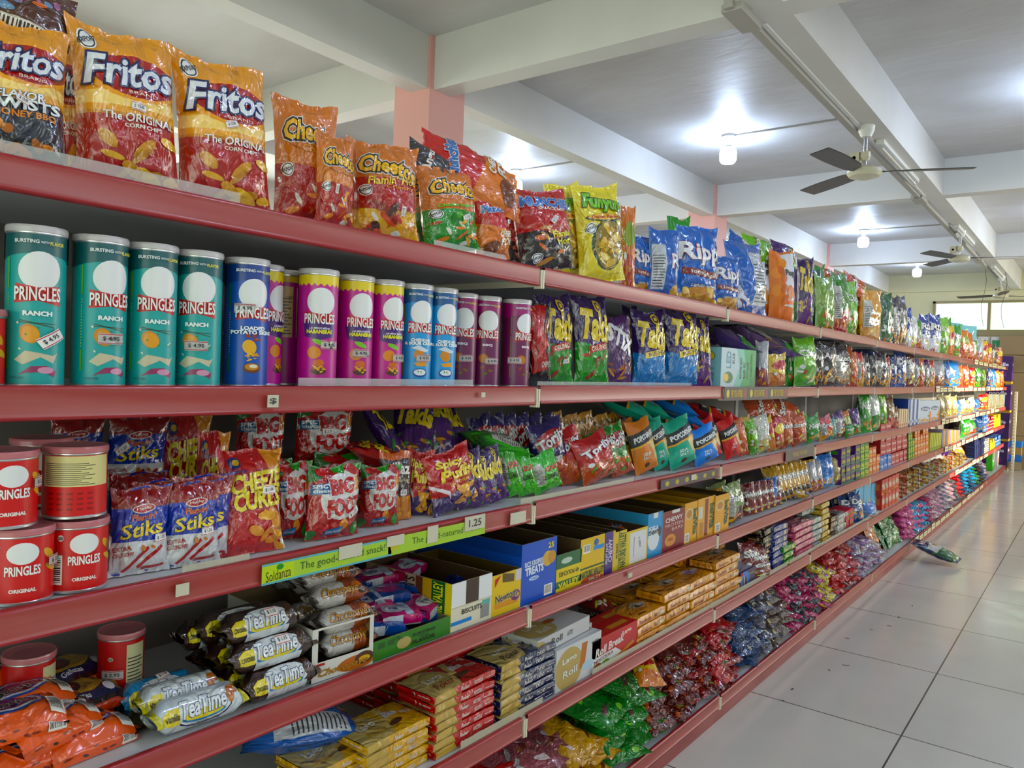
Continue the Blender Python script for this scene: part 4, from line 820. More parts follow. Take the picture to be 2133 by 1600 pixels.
for i, (px, py, k, l) in enumerate(((1505, 712, 'g_purple', 'behind the bulb carton'), (1555, 702, 'g_purple2', 'above the bulb carton'), (1600, 722, 'g_purple', 'above the yellow corn bag'), (1722, 708, 'g_char', 'over the black steak chips'), (1815, 742, 'g_navy', 'at the dark nacho bags'), (1860, 752, 'g_navy', 'over the navy nacho bags'))):
    lie(k, px, py, 1, -.16, 70, 74, 1.3 if 'purple' in k else 1.1, 'dark crumpled snack bag lying on its back ' + l)
fit('g_char', 1688, 1704, 712, 1, 'dark spine of a black chip bag beside the lime chili bag', -.1, -60)
fit('g_lime', 1652, 1698, 704, 1, 'lime green chili corn bag with red lettering', -.05, -18)
fit('g_green', 1636, 1662, 716, 1, 'dark green and black chili bag behind the lime one', -.1, -25)
fit('g_char', 1692, 1712, 718, 1, 'black steak chip bag half hidden behind its twin', -.06, -20)
fit('g_char', 1704, 1738, 712, 1, 'black steak chip bag with orange chip picture', -.05, -15)
fit('g_char2', 1732, 1768, 722, 1, 'grey and white crumpled chip bag leaning on the black ones', -.045, -5, 4)
# ---------------------------------------------------------------- third tier
z3 = .113
can('can_small', -20, 103, 'short red canister at the shelf edge, lower one of its stack', -.055, 6, t=2, sticker=(.68, .55, 0, '$ 2.25'))
can('can_small', 97, 222, 'short red canister with barcode, below the one showing its nutrition label', -.06, 16, t=2, sticker=(.70, .62, 0, '$ 2.25'))
can('can_small', -55, 66, 'short red canister on top of the lowest corner one', -.05, 18, t=2, dz=z3, sticker=(.66, .6, 0, '$ 2.25'))
can('can_small_back', 97, 218, 'short red canister turned to its cream nutrition label, upper one', -.06, 8, t=2, dz=z3)
can('can_small', 30, 125, 'short red canister in shadow, lower one behind the stacks', -.19, 4, t=2)
can('can_small', 40, 135, 'short red canister in shadow, upper one behind the stacks', -.19, 4, t=2, dz=z3)
fit('stiks', 95, 212, 868, 2, 'shadowed blue and white stick snack bag at the back, first', -.33, -14, dz=.11)
fit('stiks', 214, 345, 866, 2, 'shadowed blue and white stick snack bag at the back, second', -.31, -14, dz=.09, sticker=(.2, .6, .6, '$ 1.25'))
for i, (a, b, y, X, dz) in enumerate(((100, 215, 985, -.27, 0), (215, 340, 985, -.25, 0))):
    fit('stiks', a, b, y, 2, 'dim stick snack bag under the %s shadowed one at the back' % ORD[i], X, -10, dz=dz)
fit('curls', 320, 430, 862, 2, 'shadowed orange cheese curl bag at the back, first', -.30, -10, dz=.02)
fit('curls', 400, 470, 900, 2, 'shadowed orange cheese curl bag behind the bright front one', -.20, -16)
fit('bigfoot', 482, 590, 845, 2, 'shadowed red foot-shaped corn snack bag at the back, first', -.30, -12, dz=.10, sticker=(.7, .35, 0, '$ 1.25'))
fit('bigfoot', 606, 730, 842, 2, 'shadowed red foot-shaped corn snack bag at the back, second', -.28, -12, dz=.10, sticker=(.45, .62, 0, '$ 1.25'))
fit('bigfoot', 490, 600, 960, 2, 'dim red corn snack bag below the shadowed ones, first', -.26, -10)
fit('bigfoot', 640, 780, 945, 2, 'dim red corn snack bag with leaf print below the shadowed ones', -.22, -12)
fit('stiks', 222, 352, 1010, 2, 'blue and white stick snack bag, first at the shelf edge', -.06, -8, 4, sticker=(.8, .42, .05, '$ 1.25'))
fit('stiks', 258, 380, 1000, 2, 'second stick snack bag right behind the first, red top showing', -.10, -10)
fit('stiks', 345, 478, 990, 2, 'blue and white stick snack bag beside the cheese curls, part covered', -.07, -12)
fit('stiks', 337, 458, 1000, 2, 'blue and white stick snack bag, fourth, its sticker below the name', -.05, -8, 5, sticker=(.7, .42, .05, '$ 1.25'))
fit('curls', 455, 592, 938, 2, 'red and yellow cheese curl bag with bold two-line name', -.05, -8, 12, sticker=(.7, .60, 0, '$ 1.50'))
fit('bigfoot', 560, 642, 964, 2, 'red foot-shaped corn snack bag half hidden behind the front one', -.10, -20)
fit('bigfoot', 632, 746, 968, 2, 'red foot-shaped corn snack bag, whole front in view', -.05, -8, 3, sticker=(.78, .36, .6, '$ 1.25'))
fit('bigfoot', 744, 830, 968, 2, 'red foot-shaped corn snack bag beside the black and orange nachos', -.07, -24, 3, sticker=(.75, .55, 0, '$ 1.25'))
fit('tortillaz', 790, 858, 940, 2, 'black and orange nacho bag with white name', -.09, -10, 4, sticker=(.6, .42, 0, '$ 1.25'))
fit('puffs', 838, 900, 940, 2, 'dark red puff bag edge beside the black and orange nachos', -.10, -35)
fit('puffs', 900, 1000, 938, 2, 'red and purple spicy cheese puff bag at the shelf edge', -.05, -6, 8)
G = 'small purple rolled tortilla bags'
fit('takis_mini', 950, 1022, 940, 2, 'small purple rolled tortilla bag directly behind the spicy puffs', -.06, -20, 5)
fit('takis_mini', 985, 1044, 948, 2, 'small purple rolled tortilla bag, second after the spicy puffs', -.055, -20, 6)
fit('takis_mini', 1018, 1062, 930, 2, 'small purple rolled tortilla bag beside the bright green bags', -.07, -20, 6)
for i, (px, py) in enumerate(((860, 895), (905, 880), (940, 900), (880, 915), (800, 905))):
    lie('takis_mini', px, py, 2, -.27, -40+20*i, 35, .9, 'dim small purple bag in the back heap, ' + ('lowest', 'upright one', 'lying one by the panel', 'one behind the puffs', 'nearest the orange bags')[i])
lie('puffs', 800, 960, 2, -.2, 60, 70, 1.1, 'shadowed orange-red puff bag lying behind the nachos')
G = 'bright green sour lime bags'
fit('sourlime', 1052, 1096, 925, 2, 'bright green sour lime bag, first of three', -.09, -30, 4)
fit('sourlime', 1080, 1125, 938, 2, 'bright green sour lime bag, middle of three', -.075, -30, 4)
fit('sourlime', 1112, 1172, 940, 2, 'bright green sour lime bag, last of three, red word readable', -.06, -12, 3)
lie('sourlime', 1030, 925, 2, -.16, 70, 72, 1.1, 'bright green bag lying behind the sour lime bags')
for i in range(6): fit('tor_purple', 1000+26*i, 1052+26*i, 868, 2, 'dim purple tortilla bag, %s of the row at the back' % ORD[i], -.24+.015*i, -30, 4)
fit('tor_purple', 1120, 1196, 880, 2, 'purple tortilla bag with red emblem, standing ahead of the dim row', -.12, -16, 8, sticker=(.55, .4, 0, '$ 1.25'))
fit('tor_red', 1168, 1232, 892, 2, 'red tortilla bag turned sideways between the purple and front red ones', -.10, -30, 6)
fit('tor_red', 1212, 1290, 905, 2, 'red tortilla bag at the shelf edge with curled foil foot', -.06, -10, 10)
fit('tor_green', 1238, 1300, 895, 2, 'green tortilla bag behind the front red one', -.10, -14, 6)
fit('tor_green', 1275, 1322, 884, 2, 'green tortilla bag beside the orange popped corn', -.09, -16, 8)
for i in range(5): fit('galan', 1150+30*i, 1200+30*i, 862+5*(i % 2), 2, 'dull yellow snack bag, %s of the back row above the tortillas' % ORD[i], -.20, -20, 6)
for k, a, b, y, X, l in (('pop_orange', 1296, 1340, 878, -.12, 'orange popped corn bag in the rear of the pair'), ('pop_orange', 1322, 1374, 876, -.07, 'orange popped corn bag at the shelf edge'), ('pop_teal', 1362, 1398, 874, -.08, 'teal sea salt popped corn bag, narrow one behind'), ('pop_teal', 1394, 1452, 874, -.045, 'teal sea salt popped corn bag, full front in view'), ('pop_blue', 1446, 1498, 890, -.03, 'bright blue popped corn bag sagging over the rail'), ('pop_red', 1462, 1505, 872, -.08, 'red popped corn bag beside the blue one'), ('pop_red', 1510, 1546, 872, -.05, 'red popped corn bag with white lettering, second')):
    fit(k, a, b, y, 2, l, X, -14, 8)
for i, (px, py, k) in enumerate(((1300, 850, 'pop_teal'), (1335, 846, 'pop_teal'), (1395, 842, 'pop_blue'), (1415, 868, 'pop_blue'), (1380, 880, 'pop_teal'), (1470, 862, 'pop_red'), (1500, 868, 'pop_red'))):
    lie(k, px, py, 2, -.2, 40, 68, 1.1, '%s popped corn bag lying in the heap, %s' % (k[4:], ('lowest by the tortillas', 'above the orange ones', 'topmost', 'under the topmost', 'behind the front teal one', 'behind the red pair', 'above the second red one')[i]))
lie('g_orangeb', 1585, 848, 2, -.17, -14, 40, 1.1, 'brown-orange snack bag lying atop the white and yellow bags', 76)
lie('g_orangeb', 1632, 856, 2, -.13, -14, 40, 1.1, 'brown-orange snack bag lying folded over the standing orange pair', 68)
# ---------------------------------------------------------------- fourth tier
def span(k, xl, xr, t, label, X=-.05, dz=0, yaw=0, s=1, sx=1, group=None, sticker=None, lean=0, roll=0, name=None):
    """place k with its foot spanning xl..xr of the photo, height as designed times s"""
    z = TZ[t]+.002+dz; K = KINDS[k]; Y = (Ypx(xl, X, z+.02)+Ypx(xr, X, z+.02))/2; L = Ypx(xr, X, z+.02)-Ypx(xl, X, z+.02)
    return put(k, label, (X, Y, z), (math.radians(roll), -math.radians(lean), math.radians(yaw)), (sx, L/K.size[0], s), group, sticker, name)
def tea(bg, tag_, tcol, blob):
    return E(.5, .55, .32, .17, '1c2c64', 0, 20, 1) + E(.5, .56, .31, .16, 'd4d8dc', 0, 20, 1) + R(.07, .46, .24, .62, 'd8c81c') + T(tag_, .16, .54, .15, .06, '1c1c20', 0) + E(.5, .49, .24, .05, '2c84b8') + E(.5, .505, .22, .045, 'd8c81c') + T('TeaTime', .5, .585, .5, .15, 'd8dce2', .02, ('1c2450', .06), .03, .15) + BLOBS(3, 3, .78, .5, .86, .66, .05, .07, blob) + R(.0, 0, .06, 1, tcol) + R(.93, 0, 1, 1, tcol)
rollkind('tea_choc', .21, .029, '33211c', tea('', 'Chocolate', '46301c', ['3c2418', '5c3824', '4c2c1c']) + R(.25, .36, .8, .47, 'c8ccd2'))
rollkind('tea_van', .21, .029, 'c4ccd2', tea('', 'Vanilla', 'c8c02c', ['a8642c', 'c8884c', 'b87438']) + T('Net Weight 110g', .5, .42, .35, .04, '26303c'))
rollkind('tea_blue', .21, .029, '2c84b8', tea('', 'Vanilla', '2474a8', ['a8642c', 'c8884c']))
rollkind('chocopaye', .17, .026, 'b8b4b0', R(.55, .35, 1, .8, '8c4420') + E(.8, .6, .12, .1, 'b4682c') + E(.85, .55, .08, .06, '3c2418') + T('Chocopaye', .45, .58, .66, .15, 'b8842c', .0, ('1c1410', .05), .02, .2) + R(0, 0, .04, 1, '3c2c24') + R(.96, 0, 1, 1, '2c2420'))
rollkind('roll_navy', .16, .027, '1c2c64', R(.5, .2, .8, .9, 'b8642c') + T('Rich', .25, .6, .3, .14, 'd0d0d4') + R(.85, 0, 1, 1, 'c0884c'))
rollkind('roll_brown', .16, .027, '6c2420', R(.6, .2, .82, .9, 'b88c4c') + T('Oro', .3, .6, .3, .14, 'd8b46c') + R(.86, 0, 1, 1, 'c8b08c'))
rollkind('roll_white', .15, .022, 'c8c8c4', R(.1, .2, .3, .9, '8c2420') + R(.7, .3, .9, .9, 'a88844'))
rollkind('roll_orange', .16, .027, 'b85424', T('Maria', .4, .6, .4, .14, 'd8c8a0') + R(.8, 0, 1, 1, 'd0bca0'))
# orange chocolate cookie packs
oran = R(.0, .7, 1, 1, 'c85424') + BLOBS(5, 16, .05, .55, .95, .95, .05, .05, ['3c2014', '5c2c1c', '7c3018'], 2) + E(.45, .45, .36, .28, '24408c', .05, 20, 1.9) + E(.45, .45, .33, .24, 'c4c0cc', .05, 20, 1.9) + E(.44, .46, .30, .2, '6c2458', .05, 20, 1.9) + T('Gansito', .44, .45, .6, .24, '1c1618', .08, ('d4cfcc', .06), .03, .1, 1.9) + BAR(.82, .1, .97, .5, 4)
flatpack('pack_orange', (.135, .042, .09), 'e06a30', oran, R(0, 0, 1, 1, 'e06a30') + BLOBS(7, 8, .05, .2, .95, .8, .05, .12, ['7c2c18', 'd86c3c', '3c2418'], 3) + BAR(.78, .1, .97, .95, 5), R(.1, .1, .9, .9, 'd86028'), name='cookie_pack', cat='cookie pack', soft=.42)
dark = E(.5, .5, .36, .34, 'b08c4c', .1, 18, 1.6) + E(.4, .52, .2, .24, '4c1c1c', .3, 16, 1.6) + E(.4, .5, .14, .14, '7c2420', .3, 14, 1.6) + R(.1, .06, .9, .2, '1c1c48') + E(.82, .2, .07, .1, 'd0d0d8', asp=1.6) + T('Galletas', .4, .13, .3, .08, 'd0d0d8')
flatpack('pack_dark', (.14, .04, .10), '2c1c18', dark, R(0, .2, .5, .8, '24245c') + R(.5, 0, 1, 1, 'c4501c'), R(0, 0, 1, 1, '33201a'), name='cookie_pack', cat='cookie pack', soft=.42)
flatpack('pack_crunch', (.16, .025, .09), '2c2420', T('CRUNCHY', .6, .6, .4, .3, 'c8c4b8', .3, asp=1.7) + R(0, 0, 1, .2, '3c342c'), name='cookie_pack', cat='cookie pack', soft=.42)
can('can_mid', 8, 112, 'orange-red canister in deep shadow at the back of the fourth shelf', -.20, 20, t=3)
can('can_mid', 204, 301, 'orange-red canister with nutrition label, alone before the back panel', -.20, 2, sticker=(.44, .52, 0, '$ 2.95'), t=3)
oz = [(80, -.06, 0, -5, 'pack_orange', 'orange cookie pack at the shelf corner, bottom of the heap'), (205, -.05, 0, 4, 'pack_orange', 'orange cookie pack beside the vanilla biscuit rolls'), (330, -.10, 0, 30, 'pack_crunch', 'flat black crunchy cookie pack poking out by the rolls'),
      (20, -.12, .03, 12, 'pack_dark', 'dark cookie pack showing a jam biscuit, first of the middle layer'), (110, -.10, .033, -6, 'pack_dark', 'dark cookie pack showing a jam biscuit, second of the middle layer'), (190, -.12, .033, 10, 'pack_dark', 'dark cookie pack under the pack facing the orange canister'),
      (75, -.10, .066, 8, 'pack_orange', 'orange cookie pack on top of the heap, blue oval name facing up'), (175, -.20, .05, 20, 'pack_dark', 'dark cookie pack slipping off behind the heap'), (60, -.24, .04, -12, 'pack_dark', 'dark cookie pack behind the top orange one'), (-10, -.20, .075, 5, 'pack_orange', 'orange cookie pack behind the topmost one'),
      (150, -.25, .0, 30, 'pack_dark', 'dark cookie pack lying before the lone orange-red canister'), (80, -.30, .0, 0, 'pack_orange', 'orange cookie pack deep in shadow at the heap back'), (40, -.055, .062, -8, 'pack_orange', 'orange cookie pack resting at the very corner of the heap'), (140, -.055, .035, 14, 'pack_orange', 'orange cookie pack laid slanting over the shelf edge pair'), (250, -.14, 0, 16, 'pack_dark', 'dark cookie pack beside the blue vanilla roll')]
for x, X, dz, yw, k, l in oz:
    z = TZ[3]+.002+dz; put(k, l, (X, Ypx(x, X, z+.02), z), (0, 0, math.radians(yw)))
span('tea_blue', 248, 400, 3, 'blue and white vanilla biscuit roll, rear one of three', -.13, .006, -6, sticker=(.55, .72, .2, '$ 1.15'))
span('tea_van', 284, 455, 3, 'white vanilla biscuit roll in the middle, slightly raised', -.085, .01, -5)
span('tea_van', 312, 496, 3, 'white vanilla biscuit roll at the shelf edge', -.035, 0, -3)
for xl, xr, X, dz, yw, l in ((500, 648, -.035, 0, 0, 'bottom one at the shelf edge'), (470, 640, -.05, .055, -2, 'middle one of the front column'), (456, 612, -.065, .108, -2, 'top one of the front column'), (405, 560, -.12, .10, -4, 'upper one behind the top'), (372, 500, -.15, .085, -6, 'rearmost of the upper ones'), (440, 590, -.10, 0, 6, 'lower one hidden behind'), (415, 560, -.11, .05, 10, 'second layer behind, twisted'), (400, 530, -.17, .03, 14, 'rear, low and twisted')):
    span('tea_choc', xl, xr, 3, 'dark brown chocolate biscuit roll, ' + l, X, dz, yw, sticker=(.58, .63, 0, '$ 1.15') if dz > .05 and X > -.07 else None)
# display cartons
wv = lambda c='d4d2cc': R(0, 0, 1, 1, c)
boxkind('choco_box', (.17, .165, .33), 'c9c6c0', E(.72, .4, .32, .4, 'a8622c', asp=1) + E(.85, .55, .16, .34, '4c2c1c') + E(.85, .5, .1, .16, 'c8a04c') + R(.04, .8, .2, .93, 'a8202c') + T('Chocopaye', .5, .36, .8, .44, 'b08030', .05, ('1c1410', .04), .02, .2), P([(.45, .0), (1, 0), (1, .7), (.6, 1), (.5, .6)], '1c1a1a') + T('Choco', .25, .45, .42, .36, 'c4c0b8', .1, ('4c3a2c', .06), .01, .3), open_top=True, inner='7a6a50', win=(.09, .36, .93, .96), name='display_carton', cat='carton')
boxkind('green_tray', (.20, .075, .30), '3c7430', T('BURSTING', .64, .66, .3, .16, '1c2c1c', asp=2.6, bold=.03) + T('WITH', .64, .46, .12, .1, '1c2c1c', asp=2.6) + T('FLAVOR', .64, .27, .3, .2, '1c2c1c', asp=2.6, bold=.04) + E(.38, .45, .09, .3, 'a89868', asp=2.6) + R(.06, .55, .14, .85, '2c5424') + R(.18, .55, .26, .85, '2c5424') + T('1.95', .3, .8, .08, .2, '1c2c1c', .3), wv('346a2c'), open_top=True, inner='5c6c48', name='display_tray', cat='carton')
boxkind('biscuit_box', (.12, .15, .30), 'd0cbb8', R(0, .48, 1, .5, 'b8b098') + T('BISCUITS', .5, .36, .5, .1, '2c2824') + R(0, .12, .5, .2, '1c7cc0') + R(.72, .08, .95, .36, '8c8c88') + R(.76, .36, .96, .46, '6ca8a0') + [([[(0, .5), (.34, .5), (.34, 1), (0, 1)], [(.66, .5), (1, .5), (1, 1), (.66, 1)]], 'd8d8d8', 0), ([[(.34, .5), (.66, .5), (.66, 1), (.34, 1)]], '3c2c20', 0)], R(.78, 0, .93, 1, '1c5c2c') + R(.93, 0, 1, 1, 'd8c82c') + R(.68, 0, .78, 1, 'c8a02c') + R(.6, 0, .68, 1, '6c3c2c') + R(0, 0, .6, 1, 'c0a894') + E(.22, .55, .22, .5, '9c7450') + E(.42, .9, .08, .12, 'a8284c') + TR('NATURE VALLEY', .855, .5, .10, .94, 'd8d42c', 1, 2) + TR('BISCUITS', .54, .5, .10, .9, '26201c', 1, 2) + TR('30 COUNT', .73, .35, .05, .55, '3c2c14', 1, 2), open_top=True, inner='4c3a28', name='display_carton', cat='carton')
boxkind('newton_box', (.09, .135, .30), 'd2b41c', T('Newtons', .5, .42, .74, .18, '1c1c2c', .12, ('d8d0b0', .05), .02, .1, .67) + R(.1, .16, .9, .3, 'c8901c') + E(.82, .36, .16, .14, '6c2460', asp=.67) + E(.88, .36, .08, .06, 'c89c5c', asp=.67) + P([(.1, .9), (.3, .97), (.1, .7)], 'b02430') + P([(.35, .78), (.75, .72), (.75, .92), (.35, 1)], '5c4824') + R(.8, .72, 1, 1, 'c8c0c0'), wv('c8a81c'), open_top=True, inner='5c4a24', name='display_carton', cat='carton')
boxkind('krispie_box', (.115, .17, .38), '1c50b0', T('RICE KRISPIES', .34, .66, .5, .08, 'd4dce8', .05, None, .03, 0, .67) + T('TREATS', .36, .54, .5, .12, 'd4dce8', .05, None, .05, 0, .67) + E(.36, .40, .14, .035, 'b8ccdc') + E(.74, .66, .15, .13, 'c8a464', asp=.67) + E(.86, .67, .12, .11, 'b88c4c', asp=.67) + T('25', .82, .88, .16, .09, 'd4c42c', 0, None, .03, 0, .67) + BAR(.66, .04, .9, .22, 6) + T('Original', .36, .40, .2, .03, '1c50b0'), R(.0, .8, 1, 1, '1a4494') + T('TREATS', .8, .5, .2, .14, '16407c'), open_top=True, inner='4a3c2e', name='display_carton', cat='carton')
nvt = lambda: T('NATURE VALLEY', .5, .18, .94, .14, '1c4c24', .02, ('d8cc2c', .03), .04, 0, .67)
boxkind('nv_green', (.095, .14, .36), '1c5c34', R(0, .28, 1, .62, 'd2bc1c') + T('49 POUCHES', .5, .46, .8, .12, '1c2c1c', PI, asp=.67) + R(0, 0, 1, .1, 'd2bc1c') + T('VALLEY', .5, .17, .8, .14, 'd8cc2c', .05, None, .04, 0, .67) + E(.4, .8, .22, .08, 'b8c4b8'), wv('24543a'), open_top=True, inner='4a3c2c', name='display_carton', cat='carton')
boxkind('nv_yellow', (.095, .165, .36), 'd0b01c', nvt() + E(.5, .0, .46, .14, 'b4501c') + T('SALTY', .6, .04, .5, .07, 'd8d0b0') + BAR(.1, .66, .38, .86, 7) + R(.52, .68, .95, .78, '2c84c0') + E(.62, .86, .1, .08, '2c5c8c') + R(0, .3, 1, .34, '1c4c24'), wv('5c4a34'), open_top=True, inner='4a3c2c', name='display_carton', cat='carton')
boxkind('chewy_purple', (.04, .155, .36), '3c1c70', TR('CHEWY', .55, .55, .34, .55, 'd4ccdc', 1, .26) + TR('FRUIT NUT', .22, .5, .2, .5, 'd4ccdc', 1, .26) + R(.8, 0, 1, 1, 'c8ac2c'), wv('4c3c30'), open_top=True, inner='4a3c2c', name='display_carton', cat='carton')
boxkind('nv_side', (.045, .15, .36), 'c8b01c', TR('NATURE VALLEY', .66, .5, .5, .92, '1c4c24', 1, .3, ('d8cc2c', .03), .04) + TR('48 BARS', .16, .5, .16, .4, '3c2c14', 1, .3) + R(.3, 0, .36, 1, '3c6c2c'), wv('4c4030'), open_top=True, inner='4a3c2c', name='display_carton', cat='carton')
boxkind('nv_white', (.09, .15, .36), 'd0b41c', R(.16, .04, .94, .93, 'd0cfd0') + T('1-25c', .62, .6, .3, .07, '26262c', -1.3) + R(.34, .2, .36, .8, '4c2c30') + R(0, 0, .12, 1, 'c8b828'), R(.8, 0, 1, 1, 'c8b828'), open_top=True, inner='4a3c2c', name='display_carton', cat='carton')
boxkind('chewy_blue', (.085, .17, .36), '3c8cbc', E(.4, .40, .38, .25, 'd0d4d8', asp=.5) + T('SOFT &', .36, .66, .6, .08, 'd8dce0', asp=.5, bold=.04) + T('CHEWY', .38, .56, .66, .09, '1c2c3c', asp=.5, bold=.04) + E(.8, .55, .1, .12, '3c241c') + R(.35, .88, .65, 1, 'd0d0cc') + R(.9, 0, 1, 1, '2c7cac'), wv('4c94c0'), open_top=True, inner='4a3c2c', name='display_carton', cat='carton')
boxkind('protein_red', (.10, .16, .36), '7c1c26', T('CHEWY', .5, .78, .76, .11, 'd4ccc8', .04, None, .03, 0, .62) + T('PROTEIN', .52, .64, .8, .08, 'd0b8b0', .04, None, .0, 0, .62) + T('BARS', .66, .53, .5, .08, 'd0b8b0', .04, None, .0, 0, .62) + E(.36, .26, .24, .15, 'c8881c', asp=.62) + T('10G', .36, .28, .24, .08, '7c1c26', asp=.62) + R(.4, .92, .75, 1, 'd0ccc8'), R(.7, 0, 1, 1, '6c1820'), open_top=True, inner='4a3c2c', name='display_carton', cat='carton')
bv = lambda u: TR('belVita', u, .5, .26, .62, '2c4a2c', -1, .45, ('d8c41c', .02), .05)
boxkind('belvita', (.065, .155, .34), 'd09c1c', bv(.8) + E(.34, .72, .3, .14, 'c8b08c', asp=.45) + E(.34, .72, .2, .1, 'b07c3c', asp=.45) + BAR(.06, .04, .38, .26, 8, True), wv('b8881c'), open_top=True, inner='4c3c24', name='display_carton', cat='carton')
boxkind('belvita2', (.085, .155, .34), 'd09c1c', bv(.84) + R(.42, .04, .6, .96, '7c2c30') + R(.08, .5, .3, .8, 'c8c4b8') + R(.14, .1, .36, .4, 'b07c3c'), wv('b8881c'), open_top=True, inner='4c3c24', name='display_carton', cat='carton')
def dbox(k, a, b, y, l, X=-.015, t=3, yaw=0, dz=0): return fit(k, a, b, y, t, l, X, yaw, thick=1, dz=dz)
dbox('choco_box', 648, 776, 1296, 'white display carton of chocolate pies, front window cut out', yaw=-4)
for i, (a, b, X, dz) in enumerate(((664, 768, -.048, .028), (662, 770, -.05, .076), (645, 752, -.085, .118), (622, 735, -.13, .148), (600, 700, -.2, .12), (560, 660, -.26, .12), (640, 740, -.11, .05), (600, 700, -.17, .06))):
    span('chocopaye', a, b, 3, 'foil chocolate pie roll in the white display carton, ' + ('lowest in the window', 'second up in the window', 'third up, gold name', 'topmost, black crimped end', 'rear of the top layer', 'deepest of the top layer', 'inner low one behind the window', 'rear low one')[i], X, dz, -4)
dbox('green_tray', 776, 936, 1310, 'low green cardboard tray with handwritten price')
flatpack('pack_pink', (.10, .025, .07), 'b8246c', E(.4, .5, .3, .3, 'c8c8d4', asp=1.4) + R(.6, 0, .8, 1, 'b0bccc') + T('Fig', .4, .5, .2, .2, '2c3c8c'), R(0, 0, .5, 1, 'c4c8d0'), name='pastry_pack', cat='pastry pack')
flatpack('pack_blue', (.10, .025, .07), '1c4c9c', E(.5, .5, .3, .3, 'a83c7c', asp=1.4) + R(.1, 0, .2, 1, 'b0bccc'), R(0, 0, .5, 1, 'c4c8d0'), name='pastry_pack', cat='pastry pack')
flatpack('pack_royal', (.13, .03, .10), '1c3c90', R(.1, .1, .4, .3, 'a89c80') + E(.7, .6, .2, .2, 'a87c3c', asp=1.3) + R(.7, 0, .9, .1, 'c0c4cc'), name='cookie_pack', cat='cookie pack')
g = random.Random(4); W1 = 'lowest at the tray front,second at the tray front,third at the tray front,edge one near the biscuit carton,inner low one,inner middle one,inner one by the biscuit carton,upper one near the pie carton,upper middle one,raised one by the biscuit carton,rear low one,rear upper one'.split(',')
for i in range(12):
    a = (i % 4); r = i//4; x = 800+38*a-20*r; X = -.06-.075*r; z = TZ[3]+.03+.022*r+.012*(a % 2)
    put('pack_pink' if (a+r) % 2 else 'pack_blue', '%s and white pastry pack in the green tray, %s' % ('magenta' if (a+r) % 2 else 'blue', W1[i]), (X, Ypx(x, X, z), z), (g.uniform(-.15, .15), .1, g.uniform(-.5, .5)))
for i in range(3): z = TZ[3]+.01+.03*i; put('pack_royal', 'royal blue cookie pack stacked behind the green tray, ' + ('lowest', 'middle', 'topmost')[i], (-.24, Ypx(735+6*i, -.24, z), z), (0, 0, .2*i-.2))
dbox('biscuit_box', 938, 1022, 1205, 'cream biscuit carton with white flaps and a barcode front')
dbox('newton_box', 1022, 1083, 1192, 'yellow fig bar carton with torn front')
dbox('krispie_box', 1083, 1156, 1126, 'tall blue crispy rice treat carton, long open side')
dbox('nv_green', 1157, 1209, 1150, 'green and yellow oat bar carton standing upside down', yaw=0)
dbox('nv_yellow', 1207, 1258, 1118, 'yellow oat bar carton with barcode and blue stripe')
dbox('chewy_purple', 1257, 1279, 1108, 'narrow purple fruit and nut bar carton')
dbox('nv_side', 1279, 1303, 1106, 'narrow yellow oat bar carton with sideways green name')
dbox('nv_white', 1303, 1347, 1102, 'yellow carton with blank white panel and handwritten price')
dbox('chewy_blue', 1347, 1378, 1068, 'light blue soft and chewy bar carton')
dbox('protein_red', 1378, 1424, 1062, 'dark red protein bar carton with yellow roundel')
dbox('belvita', 1424, 1451, 1046, 'yellow breakfast biscuit carton, first of three')
dbox('belvita2', 1450, 1487, 1036, 'yellow breakfast biscuit carton with maroon stripe, middle of three')
dbox('belvita', 1486, 1518, 1030, 'yellow breakfast biscuit carton, last of three, beside the green pouch', X=-.01)
for i, (a, b, k, X) in enumerate(((960, 1010, 'pack_royal', -.10), (1040, 1075, 'pack_pink', -.10), (975, 1020, 'pack_blue', -.2), (1290, 1335, 'pack_orange', -.10), (1240, 1290, 'pack_pink', -.12), (1100, 1140, 'pack_blue', -.16))):
    span(k, a, b, 3, 'wrapped snack bar lying inside a display carton, ' + ('in the cream one', 'in the yellow fig one', 'deep in the cream one', 'in the white-panelled one', 'in the yellow oat one', 'in the blue one')[i], X, .06 if X > -.15 else .03, 10*i-20)
fit('g_olive', 1508, 1545, 1004, 3, 'pale green standing pouch with panda and nuts', -.03, -8, name='snack_pouch')
fit('g_olive', 1475, 1515, 1006, 3, 'pale green pouch in shade behind the yellow cartons', -.16, -8, name='snack_pouch')
fit('g_gold', 1480, 1520, 1018, 3, 'crumpled bright yellow wrapper sticking out above the cartons', -.12, -30, 12)
fit('g_blue', 1570, 1622, 998, 3, 'blue pouch rising behind the dark red pouches', -.08, -20, name='snack_pouch')
for i in range(5): fit('g_dkred', 1546+14*i, 1578+13*i, 1006-2*i, 3, 'dark red sweet and salty pouch, %s of five leaning together' % ORD[i], -.05, -32, 5, name='snack_pouch')
for i in range(9): fit('g_gold', 1600+10*i, 1640+9*i, 975-2*i, 3, 'yellow and black chocolate nib pouch, %s in the leaning row' % ORD[i], -.07, -40, 12, name='snack_pouch')
lie('g_gold', 1660, 1030, 3, -.05, 60, 85, .6, 'yellow pouch lying flat at the shelf edge below the leaning row')
for i in range(4): lie('g_gold', 1600+20*i, 968, 3, -.2, 40, 66, .9, 'dim yellow pouch lying behind the leaning row, %s' % ORD[i])
for i in range(3): fit('g_silver', 1684+13*i, 1706+11*i, 962, 3, 'white and red pouch, %s of three beside the leaning yellow row' % ORD[i], -.05, -30, 8, name='snack_pouch')
fit('g_blue', 1702, 1738, 946, 3, 'blue crisp cookie bag beside the white and red pouches', -.045, -20, 4)
